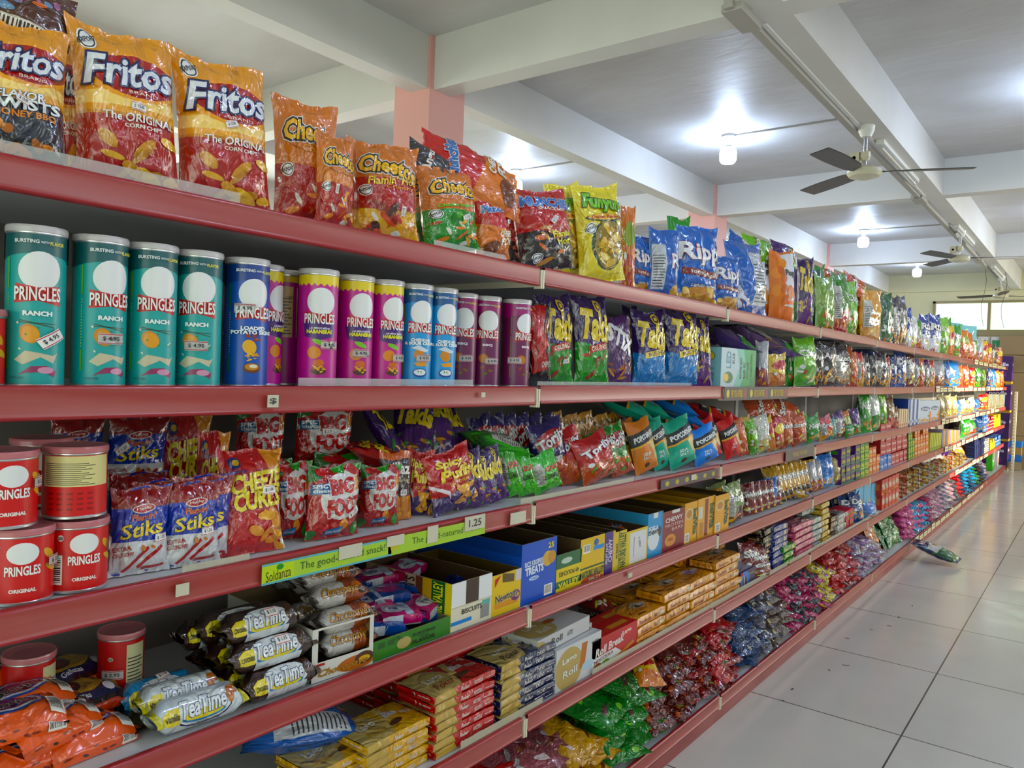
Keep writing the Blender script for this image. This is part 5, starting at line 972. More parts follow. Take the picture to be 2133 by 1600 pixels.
fit('g_tan', 1730, 1752, 944, 3, 'brown and blue cookie bag next to the purple boxes', -.05, -20, 4)
# small boxes stacked on the tiers
def sbox(k, size, bg, tcol, txt, lid=None, side=None):
    boxkind(k, size, bg, R(0, 0, 1, .12, lid or bg) + (T(txt, .5, .55, .8, .4, tcol, .0, None, .03) if txt else []) + E(.85, .3, .12, .2, lid or tcol), R(.1, .2, .9, .8, side or bg) + R(.2, .3, .8, .7, lid or bg), R(.1, .2, .9, .8, side or bg) + (T(txt, .5, .5, .6, .35, tcol) if txt else []))
sbox('b_purple', (.13, .055, .11), '4a1c68', 'c8c02c', 'Surtido', '3c8c34', '561c78'); sbox('b_green', (.10, .055, .11), '3c7c34', 'd8d02c', 'Surt', 'c8c02c'); sbox('b_orange', (.12, .06, .1), 'c4601c', 'e0d0b0', 'Ritz', 'd8a060')
sbox('b_red', (.17, .045, .12), 'a82434', 'd8c0c0', 'Canastel', 'b84450'); sbox('b_blue', (.12, .05, .1), '2c5ca8', 'd0d8e0', 'Crem', '6c94c8'); sbox('b_pink', (.15, .045, .12), 'b8607c', 'd8b8c0', '', 'c87c90')
sbox('b_grey', (.14, .04, .12), '8c9ca0', '3c4c50', '', 'a8b4b4'); sbox('b_yellow', (.13, .045, .12), 'c8a848', '8c6a20', '', 'd8c060'); sbox('b_brown', (.11, .03, .1), '4c2c20', 'c8b8a8', '', '6c4030'); sbox('b_white', (.13, .03, .1), 'c0beb8', '4c4c4c', 'Max', 'a8a8a4')
sbox('b_redgreen', (.10, .03, .1), 'c0384c', '3c8c2c', '', '4c9c34'); sbox('b_navy', (.13, .04, .1), '1c2458', 'c8b04c', '', '2c3468'); sbox('b_books', (.045, .19, .15), 'c8c0a8', 'b0502c', '', 'b87c2c')
sbox('b_sky', (.13, .24, .09), '6ca8c8', 'd8e0e0', '', 'c8a050', 'c8d4d4'); sbox('b_redtall', (.10, .11, .08), 'b83c24', 'd8c8b8', 'Mini', 'c86c3c')
def stack(k, xl, xr, t, n, noun, where, X=-.02, rows=1, s=1, dz=0, jit=.004, yaw=0, cols=1, grp=None):
    g = random.Random(xl); K = KINDS[k]; L_ = Ypx(xr, X, TZ[t]+.02)-Ypx(xl, X, TZ[t]+.02); cols = max(1, min(5, round(L_/K.size[0])))
    for c in range(cols):
        a = xl + (xr-xl)*c/cols; b = xl + (xr-xl)*(c+1)/cols
        if b-a > 3: a += .4; b -= .4
        for r in range(rows):
            for i in range(n if r == 0 else n):
                if i == n-1 and n > 2 and (c+r) % 3 == 2: continue
                Xr = X - r*(K.size[2]+.006) + g.uniform(-jit, jit)
                w = noun + ', ' + (('lowest', 'second layer', 'third layer', 'fourth layer', 'fifth layer', 'sixth layer', 'seventh layer', 'eighth layer')[i] if i < n-1 or n == 1 else 'top layer') + ('' if rows == 1 else ' of the front row' if r == 0 else ' of row %s behind' % ORD[r]) + ('' if cols == 1 else ', %s column' % ORD[c]) + (' ' + where if where else '')
                span(k, a, b, t, w, Xr, dz+i*K.size[1]*s*1.01, yaw + g.uniform(-1, 1), s, group=grp)
stack('b_purple', 1752, 1792, 3, 4, 'purple biscuit box', 'on the fourth shelf', cols=2, rows=2)
stack('b_green', 1792, 1810, 3, 4, 'green biscuit box', 'beside the purple ones')
stack('b_orange', 1810, 1833, 3, 3, 'orange cracker box', 'between green and blue boxes')
stack('b_blue', 1833, 1856, 3, 2, 'small blue wafer box', 'under the red ones')
stack('b_red', 1834, 1890, 3, 5, 'flat red biscuit box', 'on the fourth shelf', X=-.03, cols=2, rows=2, dz=.10)
stack('b_red', 1856, 1890, 3, 2, 'flat red biscuit box', 'below the tall red stack', X=-.03, cols=2)
stack('b_green', 1892, 1905, 3, 4, 'green carton', 'behind the orange boxes')
stack('b_orange', 1905, 1934, 3, 4, 'orange cracker box', 'on the fourth shelf, second group', cols=2)
KC = ['b_books']
def books(xl, xr, yt, t, n, noun, cols, X=-.02):
    n = max(n, min(14, round((Ypx(xr, X, TZ[t])-Ypx(xl, X, TZ[t]))/.085)))
    for i in range(n):
        a = xl+(xr-xl)*i/n; b = xl+(xr-xl)*(i+1)/n; k = cols[i % len(cols)]
        fit(k, a+.1, b-.1, yt, t, '%s, %s in its row of thin cartons' % (noun, ORD[i]), X, thick=1)
for nm, c, a in (('k_yellow', 'c0b82c', '2c6c34'), ('k_tan', 'c8b8a0', 'b0583c'), ('k_lilac', '9c90b0', '4c5ca8'), ('k_orange', 'c8884c', 'd8b04c'), ('k_navy', '1c3c90', 'c8ccd0'), ('k_white', 'c4c8cc', '3c5c9c'), ('k_cream', 'd0c8a0', 'a83c2c'), ('k_ivory', 'd4cfb4', '2c7c9c')):
    boxkind(nm, (.04, .18, .14), c, R(.0, .0, .3, 1, a) + R(.4, .3, .9, .8, c) + R(.5, .1, .9, .2, a), R(.1, .1, .9, .5, a))
books(1936, 1960, 902, 3, 4, 'yellow and green carton standing upright', ['k_yellow'])
books(1961, 1998, 896, 3, 6, 'pastel coloured upright carton', ['k_lilac', 'k_tan', 'k_orange'])
# ---------------------------------------------------------------- fifth tier
def lago(c, tc, sm):
    return E(.16, .42, .36, .62, 'bba672', .2, 22, 1.6) + T('Lago', .28, .52, .26, .26, 'd8d4cc', .12, ('6c6450', .04), .03, .1, 1.5) + T('Poker', .30, .24, .3, .2, tc, .12, None, .0, .2, 1.5) + P([(.5, .4), (.6, .95), (.7, .95), (.6, .4)], 'c8b078') + E(.62, .3, .12, .08, '4c2c1c', .3, 14, 1.5) + T(sm, .88, .5, .16, .12, 'd4ccc4', -.1) + R(.62, .62, .7, .74, 'd6d2d8')
def lagof(c, sm): return P([(0, 0), (.36, 0), (.30, 1), (.02, 1)], 'b89c5c') + T('Poker', .48, .5, .14, .5, 'dcd4cc', .0, None, .02, .2, 8) + T(sm, .7, .5, .14, .5, 'dcd4cc', 0, asp=8) + R(.82, .45, .97, .55, 'd8d0c8')
for k, c, tc, sm in (('lago_red', 'b41c26', '8c2420', 'NOCCIOLA'), ('lago_navy', '14204c', '1c1c24', 'CACAO'), ('lago_yellow', 'd0a41c', 'c8981c', 'VANIGLIA')):
    flatpack(k, (.18, .022, .125), c, lago(c, tc, sm), lagof(c, sm), R(.1, 0, .9, 1, c) + T('Lago', .7, .5, .4, .7, 'dcd8d0', .1))
def pstack(k, xl, xr, t, n, noun, X, h=.0225, dz=0, grp=None, yaw=0):
    g = random.Random(xl)
    for i in range(n):
        span(k, xl+g.uniform(-3, 3), xr+g.uniform(-3, 3), t, noun + ', ' + ('lowest' if i == 0 else 'topmost' if i == n-1 else ORD[i] + ' from below'), X + g.uniform(-.004, .004), dz+i*h, yaw+g.uniform(-1.5, 1.5), group=grp, sticker=(.66, .55, .1, '$ 1.95') if i == n-1 else None)
pstack('lago_yellow', 765, 893, 4, 5, 'yellow wafer pack in the front yellow stack', -.03)
pstack('lago_yellow', 655, 790, 4, 4, 'yellow wafer pack in the yellow stack set back', -.06)
pstack('lago_red', 905, 1030, 4, 7, 'red wafer pack in the front red stack', -.02)
pstack('lago_red', 850, 985, 4, 7, 'red wafer pack in the red stack behind', -.16, dz=.0)
pstack('lago_red', 790, 915, 4, 6, 'red wafer pack in the third red stack, deep in shadow', -.30)
pstack('lago_navy', 1042, 1156, 4, 7, 'navy wafer pack in the front navy stack', -.02)
pstack('lago_navy', 985, 1110, 4, 7, 'navy wafer pack in the navy stack behind', -.16)
pstack('lago_navy', 940, 1060, 4, 6, 'navy wafer pack in the shadowed navy stack', -.29)
lie('ripples_side', 620, 1520, 4, -.20, 70, 86, .85, 'blue chip bag lying face down at the back of the fifth shelf')
rolltop = E(.25, .45, .28, .42, 'b39d6c', .1, 20, 1.5) + T('Lago', .25, .6, .22, .22, 'd8d4cc', .1, ('7c7460', .04), .03, .1, 1.5) + T('Roll', .3, .3, .2, .18, 'd0ccc4', .1, asp=1.5) + E(.55, .55, .1, .1, 'a8642c', asp=1.5)
boxkind('roll_white_flat', (.155, .045, .125), 'c4c3c4', T('Roll', .35, .5, .2, .4, '26262a', asp=3.4) + T('LATTE', .6, .5, .1, .3, '4c4c50', asp=3.4) + P([(0, 0), (.25, 0), (.1, .8), (0, .9)], 'b39d6c'), T('Lago Roll', .5, .5, .7, .45, '26262a'), rolltop)
boxkind('roll_white_up', (.155, .125, .045), 'c8c7c8', E(.28, .45, .3, .5, 'b39d6c', asp=1.2) + T('Lago', .28, .66, .3, .16, 'd8d6d0', .1, ('7c7460', .04), .03, .1, 1.2) + T('Roll', .3, .36, .3, .16, 'd8d6d0', .1, ('7c7460', .04), .02, .1, 1.2) + P([(.5, .3), (.62, .3), (.68, .9), (.55, .9)], 'b0703c') + T('LATTE', .86, .8, .16, .06, '4c4c50') + E(.7, .3, .14, .12, 'b0c4d0'), (), R(0, .0, 1, .3, 'bcbcc0'))
boxkind('roll_break', (.165, .10, .06), 'b01e28', P([(.0, 0), (.8, 0), (.5, .45), (0, .42)], 'd0cccc') + T('Roll Break', .38, .62, .6, .24, 'dcd4d0', .12, None, .03, .2, 1.6) + E(.75, .8, .12, .14, 'c83028', asp=1.6) + T('Lago', .75, .8, .2, .16, 'dcd6d0', .1, None, .04, .1, 1.6) + P([(.45, .1), (.9, .4), (.95, .3), (.5, .02)], 'b8803c') + T('NOCCIOLA', .25, .33, .4, .1, '6c3020', .12, asp=1.6) + E(.12, .14, .08, .1, '8c5a2c', asp=1.6) + E(.3, .14, .08, .1, '6c9c3c', asp=1.6), (), R(.1, .3, .9, .6, 'b04038') + R(.5, .3, .9, .7, 'b07c44'))
span('roll_white_up', 1157, 1250, 4, 'white rolled wafer box standing on edge, tan oval', -.015)
span('roll_white_up', 1140, 1230, 4, 'white rolled wafer box standing right behind the front one', -.075)
span('roll_white_flat', 1115, 1232, 4, 'white rolled wafer box lying flat on the standing ones', -.035, .128, 3)
span('roll_white_flat', 1065, 1170, 4, 'white rolled wafer box lying flat, shaded by the shelf bracket', -.16, .128, -2)
span('roll_white_flat', 1020, 1120, 4, 'white rolled wafer box lying under the shaded one', -.18, .08, -2)
span('roll_break', 1232, 1326, 4, 'red rolled wafer box with chocolate rolls, front one', -.015)
span('roll_break', 1224, 1314, 4, 'red rolled wafer box behind the front one', -.08)
bau = E(.6, .6, .22, .2, 'b0a48c', .1, 16, 1.3) + E(.62, .56, .14, .1, '5c3824', .3, 12, 1.3) + T('Bauducco', .35, .3, .5, .16, 'a8501c', .1, None, .0, .2, 1.3) + R(.2, .1, .45, .16, '5c3014')
flatpack('bau', (.155, .034, .115), 'd0901c', bau, T('Bauducco', .3, .5, .36, .4, '9c3c1c', 0, asp=4.5) + R(.6, .3, .7, .7, '7c2c1c') + R(.78, .3, .95, .7, 'd8ccb0'), R(.2, .3, .8, .6, 'b8781c'), crimp=False)
flatpack('bau_lilac', (.155, .034, .115), 'd0901c', E(.6, .6, .25, .2, 'a088b0', .1, 16, 1.3) + T('Bauducco', .35, .3, .5, .16, 'a8501c', .1, None, .0, .2, 1.3), T('Bauducco', .3, .5, .36, .4, '9c3c1c', 0, asp=4.5) + R(.78, .3, .95, .7, 'd8ccb0'), crimp=False)
for i, (a, b, n, X, kk) in enumerate(((1326, 1388, 3, -.02, 'bau'), (1388, 1440, 4, -.02, 'bau'), (1440, 1490, 4, -.02, 'bau_lilac'), (1490, 1541, 5, -.02, 'bau'), (1310, 1372, 3, -.15, 'bau'), (1368, 1420, 4, -.15, 'bau'), (1415, 1465, 5, -.15, 'bau_lilac'), (1462, 1510, 5, -.15, 'bau'), (1290, 1345, 2, -.28, 'bau'), (1345, 1400, 4, -.28, 'bau'), (1400, 1450, 5, -.28, 'bau'))):
    pstack(kk, a, b, 4, n, 'golden yellow wafer pack, %s stack of the %s row' % (ORD[i % 4], ('front', 'middle', 'rear')[i//4]), X, .035)
for i, (px, py) in enumerate(((1230, 1255), (1255, 1290), (1290, 1240), (1330, 1235), (1360, 1222), (1300, 1270))):
    lie('g_dkred', px, py, 4, -.26, 30*i, 84, .75, 'dark red foil bag lying in shadow at the back, %s' % ORD[i])
pb = E(.3, .5, .3, .5, '1c6cb8', asp=1.6) + E(.3, .4, .16, .3, '14141c', asp=1.6) + R(.24, .1, .28, .7, 'd0d4d8') + T('Coconut', .75, .75, .4, .14, 'b8a86c', asp=1.6) + P([(.5, 0), (.6, 0), (.54, .25)], 'd0d4d8') + E(.1, .85, .06, .1, 'b8282c')
boxkind('blue_choc', (.15, .085, .11), '2c1c50', pb, R(.1, .1, .9, .9, '1c2c58'), R(.1, .1, .8, .5, '5c5c70'))
boxkind('blue_choc2', (.10, .075, .11), '2c1c50', pb, R(.1, .1, .9, .9, '3c2c70'), R(.0, .1, 1, .8, '9c98a4'))
span('blue_choc', 1494, 1547, 4, 'blue and violet chocolate biscuit box, upper one', -.03, .065, 2)
span('blue_choc2', 1542, 1572, 4, 'blue and violet chocolate biscuit box, lower one', -.015)
span('b_purple', 1500, 1545, 4, 'violet box under the upper blue biscuit box', -.05, 0)
for i, (a, b, yt, k, X) in enumerate(((1545, 1585, 1128, 'g_dkred', -.05), (1562, 1600, 1138, 'g_dkred', -.03), (1572, 1604, 1160, 'g_dkred', -.015))): fit(k, a, b, yt, 4, 'dark red almond chocolate bag, %s of three beside the blue boxes' % ORD[i], X, -10, 12)
for nm, c, d in (('p_black', '241c18', 'b89c6c'), ('p_blue', '1c2c8c', 'b8a484'), ('p_lime', '3c8c2c', 'c8c03c'), ('p_pink', 'c0607c', 'd890a0'), ('p_grey', '8c9c9c', 'b4bcb8'), ('p_yellow', 'c8a444', 'd8c478'), ('p_brown', '4c2c20', 'b89c84'), ('p_white', 'b8b8b4', '8c8c88'), ('p_navy', '1c2450', 'c8ac3c')):
    flatpack(nm, (.13, .03, .10), c, E(.5, .5, .25, .25, d, .2, 14, 1.3) + E(.7, .4, .1, .16, c, .2, 10, 1.3) + R(.05, .1, .3, .2, d), E(.75, .5, .1, .4, d, .3, 10, 4) + R(.1, .3, .4, .6, d), R(.3, .3, .8, .7, d), name='sweet_pack', cat='sweet pack')
pstack('p_black', 1590, 1620, 4, 7, 'black almond chocolate pack', -.03, .031); pstack('p_blue', 1612, 1640, 4, 7, 'blue almond chocolate pack', -.02, .031)
pstack('p_lime', 1636, 1656, 4, 3, 'small green gum pack', -.01, .036)
pstack('p_pink', 1656, 1694, 4, 5, 'pink cookie pack in the front stack', -.02, .036); pstack('p_pink', 1640, 1676, 4, 5, 'pink cookie pack in the rear stack', -.14, .036)
pstack('p_grey', 1694, 1712, 4, 5, 'grey-blue cookie pack beside the pink ones', -.02, .034); pstack('p_grey', 1672, 1700, 4, 1, 'grey-blue cookie pack lying across the pink stack', -.06, .036, .185)
pstack('p_yellow', 1710, 1728, 4, 7, 'pale yellow cookie pack', -.02, .034); pstack('p_yellow', 1698, 1718, 4, 7, 'pale yellow cookie pack behind', -.14, .034)
pstack('p_brown', 1728, 1746, 4, 4, 'dark brown cookie pack', -.03, .031); pstack('p_white', 1746, 1764, 4, 4, 'white cookie pack beside the brown ones', -.02, .03)
stack('b_redgreen', 1762, 1778, 4, 4, 'red and green gum box', 'beside the white packs')
for i, (a, b, yt, X) in enumerate(((1736, 1770, 1028, -.14), (1752, 1786, 1030, -.08), (1776, 1800, 1026, -.03))): fit('g_navy', a, b, yt, 4, 'navy cookie express bag, %s of three leaning' % ORD[i], X, -20, 16)
fit('g_blue', 1796, 1820, 1046, 4, 'round blue foil bag at the foot of the tall oat boxes', -.02, -10)
for i, (a, b) in enumerate(((1780, 1796), (1797, 1812), (1812, 1834))): fit('b_sky', a, b, 1004, 4, 'tall white and sky blue oat biscuit box, %s of three' % ORD[i], -.06, thick=1)
stack('b_redtall', 1836, 1872, 4, 2, 'orange-red cracker box', 'before the biscuit rolls', cols=3)
def rolls(specs):
    for k, a, b, t, n, X, l in specs:
        for i in range(n):
            put(k, '%s, %s' % (l, ('lowest', 'second up', 'third up', 'topmost')[i] if n < 5 else ORD[i]), (X - .028*(i % 2), (Ypx((a+b)/2, X, TZ[t]+.05)), TZ[t]+.003+.05*i), (0, 0, PI/2*.9))
for i, (x, k) in enumerate(((1842, 'roll_navy'), (1856, 'roll_navy'), (1868, 'roll_orange'), (1880, 'roll_navy'), (1892, 'roll_orange'), (1903, 'roll_brown'), (1914, 'roll_brown'), (1924, 'roll_white'), (1934, 'roll_brown'), (1943, 'roll_white'))):
    for r in range(2 if i < 4 else 3):
        X = -.02-.02*r; z = TZ[4]+.003+.052*r+(.1 if i < 2 else 0)
        put(k, '%s biscuit roll end on, %s along, %s layer' % (k[5:], ORD[i], ('lowest', 'middle', 'upper')[r]), (X-.06, Ypx(x, X, z+.03), z), (0, 0, -PI/2*.85))
# ---------------------------------------------------------------- the far run, tier by tier
CN = {'g_red': 'red', 'g_redy': 'red and yellow', 'g_orange': 'orange', 'g_orangeb': 'brown-orange', 'g_green': 'green', 'g_greenr': 'green and red', 'g_lime': 'lime green', 'g_palegreen': 'pale green', 'g_purple': 'purple', 'g_purple2': 'violet', 'g_navy': 'navy', 'g_blue': 'blue', 'g_bluew': 'blue and white', 'g_yellow': 'golden yellow', 'g_yellow2': 'bright yellow', 'g_dkgreen': 'dark green', 'g_char': 'black', 'g_char2': 'charcoal', 'g_white': 'white', 'g_whiteg': 'white and green', 'g_silver': 'silver', 'g_brown': 'dark brown', 'g_brown2': 'tan and red', 'g_teal': 'teal', 'g_dkred': 'maroon', 'g_olive': 'olive', 'g_mix': 'patchwork orange', 'g_tan': 'tan', 'g_gold': 'gold'}
TNM = ['top', 'second', 'third', 'fourth', 'fifth', 'base']
seen = {}
def far(t, data, X=-.05, yaw=-18, noun='snack bag'):
    prev = None
    for it in data.split(';'):
        it = it.split(); k = 'g_' + it[0]; a, b, y = map(float, it[1:4]); XX = float(it[4]) if len(it) > 4 else X
        c = CN[k]; lab = '%s %s on the %s shelf%s' % (c, noun, TNM[t], ' set back' if XX < -.08 else ' beside its twin' if prev == c else ' after the ' + prev if prev else '')
        seen[lab] = seen.get(lab, 0) + 1
        if seen[lab] > 1: lab += ', ' + ordn(seen[lab]-1) + ' such'
        fit(k, a, b, y, t, lab, XX, yaw + ((a*7) % 13) - 6, (a % 5)); prev = c
far(0, 'purple 1652 1672 560 -.12;green 1690 1712 556 -.12;palegreen 1696 1736 578;dkgreen 1680 1706 562 -.1;greenr 1732 1766 572;lime 1758 1784 588;orangeb 1772 1796 598 -.12;yellow 1790 1832 606;dkgreen 1832 1858 612;char2 1856 1872 620;char 1868 1886 618;bluew 1882 1898 642;white 1892 1908 660;greenr 1906 1918 668;bluew 1912 1934 656;bluew 1932 1958 656;lime 1956 1974 662;yellow2 1970 1984 680;green 1980 1998 678;mix 1998 2016 688;orange 2008 2026 694;greenr 2022 2034 702;silver 2032 2046 706;yellow2 2042 2056 710;red 2054 2066 716;char 2062 2074 718;red 2072 2086 724;green 1962 1980 664 -.14;teal 1945 1962 668 -.14')
far(1, 'orange 1758 1778 722 -.1;orange 1768 1786 734;redy 1782 1798 735;char2 1794 1812 738;char 1810 1824 742;char2 1820 1846 736;redy 1842 1853 744;navy 1852 1866 744;navy 1864 1886 728;brown 1884 1905 734;purple2 1900 1914 748;mix 1912 1924 748;purple2 1924 1936 750;redy 1932 1946 752;silver 1944 1966 752;blue 1962 1978 754;blue 1974 1998 752;orange 1992 2004 762;orangeb 2004 2018 762;red 2018 2030 766;green 2030 2040 768;palegreen 2042 2052 772;navy 2056 2064 768;blue 2064 2074 768;yellow 2074 2082 772;orange 2082 2090 774;navy 1876 1896 722 -.16;yellow2 1835 1850 745 -.12')
far(2, 'orange 1538 1560 872;yellow2 1552 1570 870 -.08;lime 1562 1582 876;white 1576 1604 866;yellow2 1598 1616 868;red 1610 1632 870;orangeb 1626 1652 866;orangeb 1650 1680 864;lime 1672 1690 864 -.09;green 1680 1706 868;red 1698 1712 862 -.1;redy 1706 1734 868;teal 1726 1742 872;purple2 1738 1758 858;mix 1752 1774 858;purple 1772 1792 852;dkgreen 1786 1796 828 -.1;green 1794 1816 818;whiteg 1812 1832 818;lime 1832 1846 818;brown2 1844 1864 828;brown2 1856 1870 850 -.03;green 1760 1776 885 -.02')
books(1871, 1893, 852, 2, 5, 'tan and blue upright cracker carton', ['k_tan', 'k_cream'])
books(1890, 1914, 832, 2, 5, 'navy and white upright carton', ['k_navy', 'k_white'])
boxkind('oats', (.16, .24, .06), 'b4bcc8', E(.5, .62, .4, .1, '3c4c7c') + T('Granola', .5, .62, .6, .12, 'd8d8d8') + BLOBS(4, 12, .1, .05, .9, .35, .12, .05, ['a8743c', '8c5a2c', 'c8a468']) + R(.85, 0, 1, .5, 'c8702c'), R(.1, .1, .9, .9, '9ca4b4'), name='cereal_box')
for i, (a, b) in enumerate(((1914, 1938), (1936, 1956))): fit('oats', a, b, 834, 2, 'white granola box with brown clusters, %s of two' % ORD[i], -.03, -8, thick=1)
far(2, 'tan 1954 1968 822;tan 1966 1980 824;tan 1978 1994 826;blue 1988 2000 834;white 1998 2010 832;tan 2008 2018 834;white 2016 2028 828;blue 2026 2038 832;red 2036 2056 822', noun='standing pouch')
books(2057, 2093, 822, 2, 11, 'cream and coloured upright carton at the shelf end', ['k_cream', 'k_ivory', 'k_tan', 'k_white', 'k_yellow'])
far(3, 'green 2000 2018 872;greenr 2014 2032 876;bluew 2010 2030 858 -.14;blue 2030 2048 868;navy 2044 2058 864;navy 2040 2052 870', noun='crumpled pouch')
stack('b_red', 2056, 2070, 3, 4, 'small red box', 'near the shelf end'); stack('b_blue', 2046, 2058, 3, 5, 'blue box', 'near the shelf end'); stack('b_yellow', 2070, 2084, 3, 4, 'yellow and tan box', 'near the shelf end')
# fifth tier end
for i in range(9):
    k = ('roll_white', 'roll_orange', 'roll_white', 'roll_brown')[i % 4]; x = 1950+7*i
    for r in range(3): put(k, 'thin %s biscuit tube beyond the thick rolls, %s along, %s layer' % (k[5:], ORD[i], ('lowest', 'middle', 'upper')[r]), (-.09, Ypx(x, -.03, TZ[4]+.05), TZ[4]+.003+.046*r), (0, 0, -PI/2*.85))
for i, (a, b, yt, k) in enumerate(((1948, 1976, 946, 'g_silver'), (1970, 1996, 938, 'g_purple'), (1992, 2016, 928, 'g_gold'), (2012, 2032, 922, 'g_orangeb'))): fit(k, a, b, yt, 4, 'glossy %s sweet bag piled near the end of the fifth shelf' % CN[k], -.1, -20, 30)
stack('b_navy', 2030, 2052, 4, 6, 'navy and gold box', 'near the end of the fifth shelf'); stack('b_white', 2050, 2060, 4, 6, 'white box', 'near the end of the fifth shelf'); stack('b_yellow', 2062, 2072, 4, 3, 'yellow box', 'at the end of the fifth shelf'); stack('b_blue', 2072, 2084, 4, 3, 'blue box', 'at the end of the fifth shelf')
# boxes on the very top, far end
boxkind('teal_carton', (.34, .17, .25), '128c94', R(.0, .0, 1, 1, '14909a') + P([(.7, .4), (.76, .3), (.88, .65), (.84, .68), (.76, .45)], 'c8d8dc') + BLOBS(4, 7, .08, .2, .5, .8, .10, .05, ['4cb0b4', '8cc8c8', '2c9ca4']), R(.1, .1, .9, .9, '0e747c'), name='teal_carton', cat='carton')
Y = Ypx(2006, -.14, 1.98); Z = Zpx(708, -.14, Y)
put('teal_carton', 'teal carton with white tick lying on top of the highest goods', (-.10, Y, Z), (0, 0, -.5)); put('teal_carton', 'teal carton tucked behind the ticked one', (-.16, Y-.45, Z), (0, 0, -.3))
boxkind('support_box', (.75, Z-TZ[0]-.004, .2), '8c7c5c', name='shipping_carton', cat='carton'); put('support_box', 'brown carton hidden under the teal ones', (-.2, Y-.15, TZ[0]+.002))
# ---------------------------------------------------------------- base tier piles
SPARK = mat('clear_crinkled_film', rough=.12, spec=.8, attr=True, bump=(26, 1.0, .014, 2.2, (1, 1, 1)), coat=.5)
def candy(k, bg, cols, n=26, band=None, txt='', tc='e0dcd8', size=(.20, .25, .06), seed=1):
    bagkind(k, size, bg, BLOBS(seed, n, .06, .08, .94, .9, .10, .035, cols, .8) + (P([(0, .6), (1, .5), (1, .82), (0, .9)], band) if band else []) + (T(txt, .5, .7, .7, .16, tc, -.1, ('1c1414', .04), .03, 0, .8) if txt else []), SPARK, back=BLOBS(seed+1, n, .06, .08, .94, .9, .10, .035, cols, .8), seed=seed, name='sweets_bag', cat='sweets bag', crump=1.7, slump=.02)
candy('c_jap', 'a81c20', ['b8282c', '8c1418'], 8, 'b01c22', 'Japones', seed=3)
candy('c_clear', '8c4c54', ['a8a0a4', 'b82c34', '6c2428', 'c8b8b8', '8c5c3c'], 30, seed=4)
candy('c_sun', 'c8981c', ['5c2c18', 'c8a42c', '8c5c1c'], 10, None, 'Girasol', '4c2c14', seed=5)
candy('c_green', '1c7c34', ['4c9c34', '2c5c2c', '8ca83c', '5c3c3c', '8cc85c'], 16, seed=6)
candy('c_choc', '5c1c18', ['8c2c1c', 'a8441c', '4c1414', 'b85c34', '6c8c2c'], 26, seed=7)
candy('c_redchoc', '8c2024', ['a82c2c', 'c8b8b8', '5c1c1c', '3c6c34', 'b84c50'], 22, '8c1c20', seed=8)
candy('c_blue', '24406c', ['7c9cc0', 'b8b49c', '3c5c8c', '16204c', 'c8c8c8'], 26, '2470b0', 'cool', seed=9)
candy('c_cream', '5c5c6c', ['c8bc8c', '8c7c4c', '1c2448', 'd0ccc0', '3c2c24'], 24, seed=10)
candy('c_brown', '4c3830', ['8c7468', '3c2824', 'b8a08c', '6c4c3c'], 26, seed=11)
candy('c_pink', 'a8345c', ['c8244c', '3c2c34', 'd87c9c', '8c2444', 'c8c8d0'], 26, seed=12)
candy('c_black', '2c2c38', ['1c1c24', '8c94a4', 'b82c4c', '3c3c4c'], 24, seed=13)
candy('c_yel', 'c0ac24', ['c82c3c', '8c3c8c', 'd8c83c', '3c8c34', 'd8d4c8'], 24, seed=14)
candy('c_red', 'b02434', ['c83c44', '2c6c34', 'd8c8c8', '8c1c28', 'd88c3c'], 26, seed=15)
candy('c_white', 'a8a4b0', ['d0d0d8', '6c5ca8', 'c85c8c', '3c7c9c', 'd89c3c', '7c3c8c'], 30, seed=16)
candy('c_lilac', '8c6c9c', ['c890b0', '5c3c8c', 'b8b0c8', 'd8d0dc', '3c4c8c'], 28, seed=17)
candy('c_orange', 'c8781c', ['d8a82c', 'c82c2c', '2c6cb0', 'd8d8d0'], 20, seed=18)
candy('c_dgreen', '1c6c2c', ['2c8c3c', 'b8b0a0', '3c9c44', '14501c'], 10, seed=19)
candy('c_pinkyel', 'c0508c', ['d8b04c', 'd87cac', 'c83c7c', 'd8c48c', 'b8a4b4'], 34, seed=20)
candy('c_sky', '3c94c0', ['d8d8dc', 'd88c3c', '6cb4d4', 'c85c8c'], 22, seed=21)
candy('c_blush', 'b890a4', ['d0b0bc', 'c8c4cc', 'a87890', 'd8ccd4'], 28, seed=22)
CC = {'c_jap': 'red', 'c_clear': 'clear and red', 'c_sun': 'yellow', 'c_green': 'leaf green', 'c_choc': 'dark chocolate red', 'c_redchoc': 'wine red', 'c_blue': 'blue and silver', 'c_cream': 'cream and navy', 'c_brown': 'brown and clear', 'c_pink': 'crimson pink', 'c_black': 'black and pink', 'c_yel': 'yellow mixed', 'c_red': 'bright red', 'c_white': 'white and purple', 'c_lilac': 'lilac', 'c_orange': 'orange', 'c_dgreen': 'dark green', 'c_pinkyel': 'pink and yellow', 'c_sky': 'sky blue', 'c_blush': 'pale pink'}
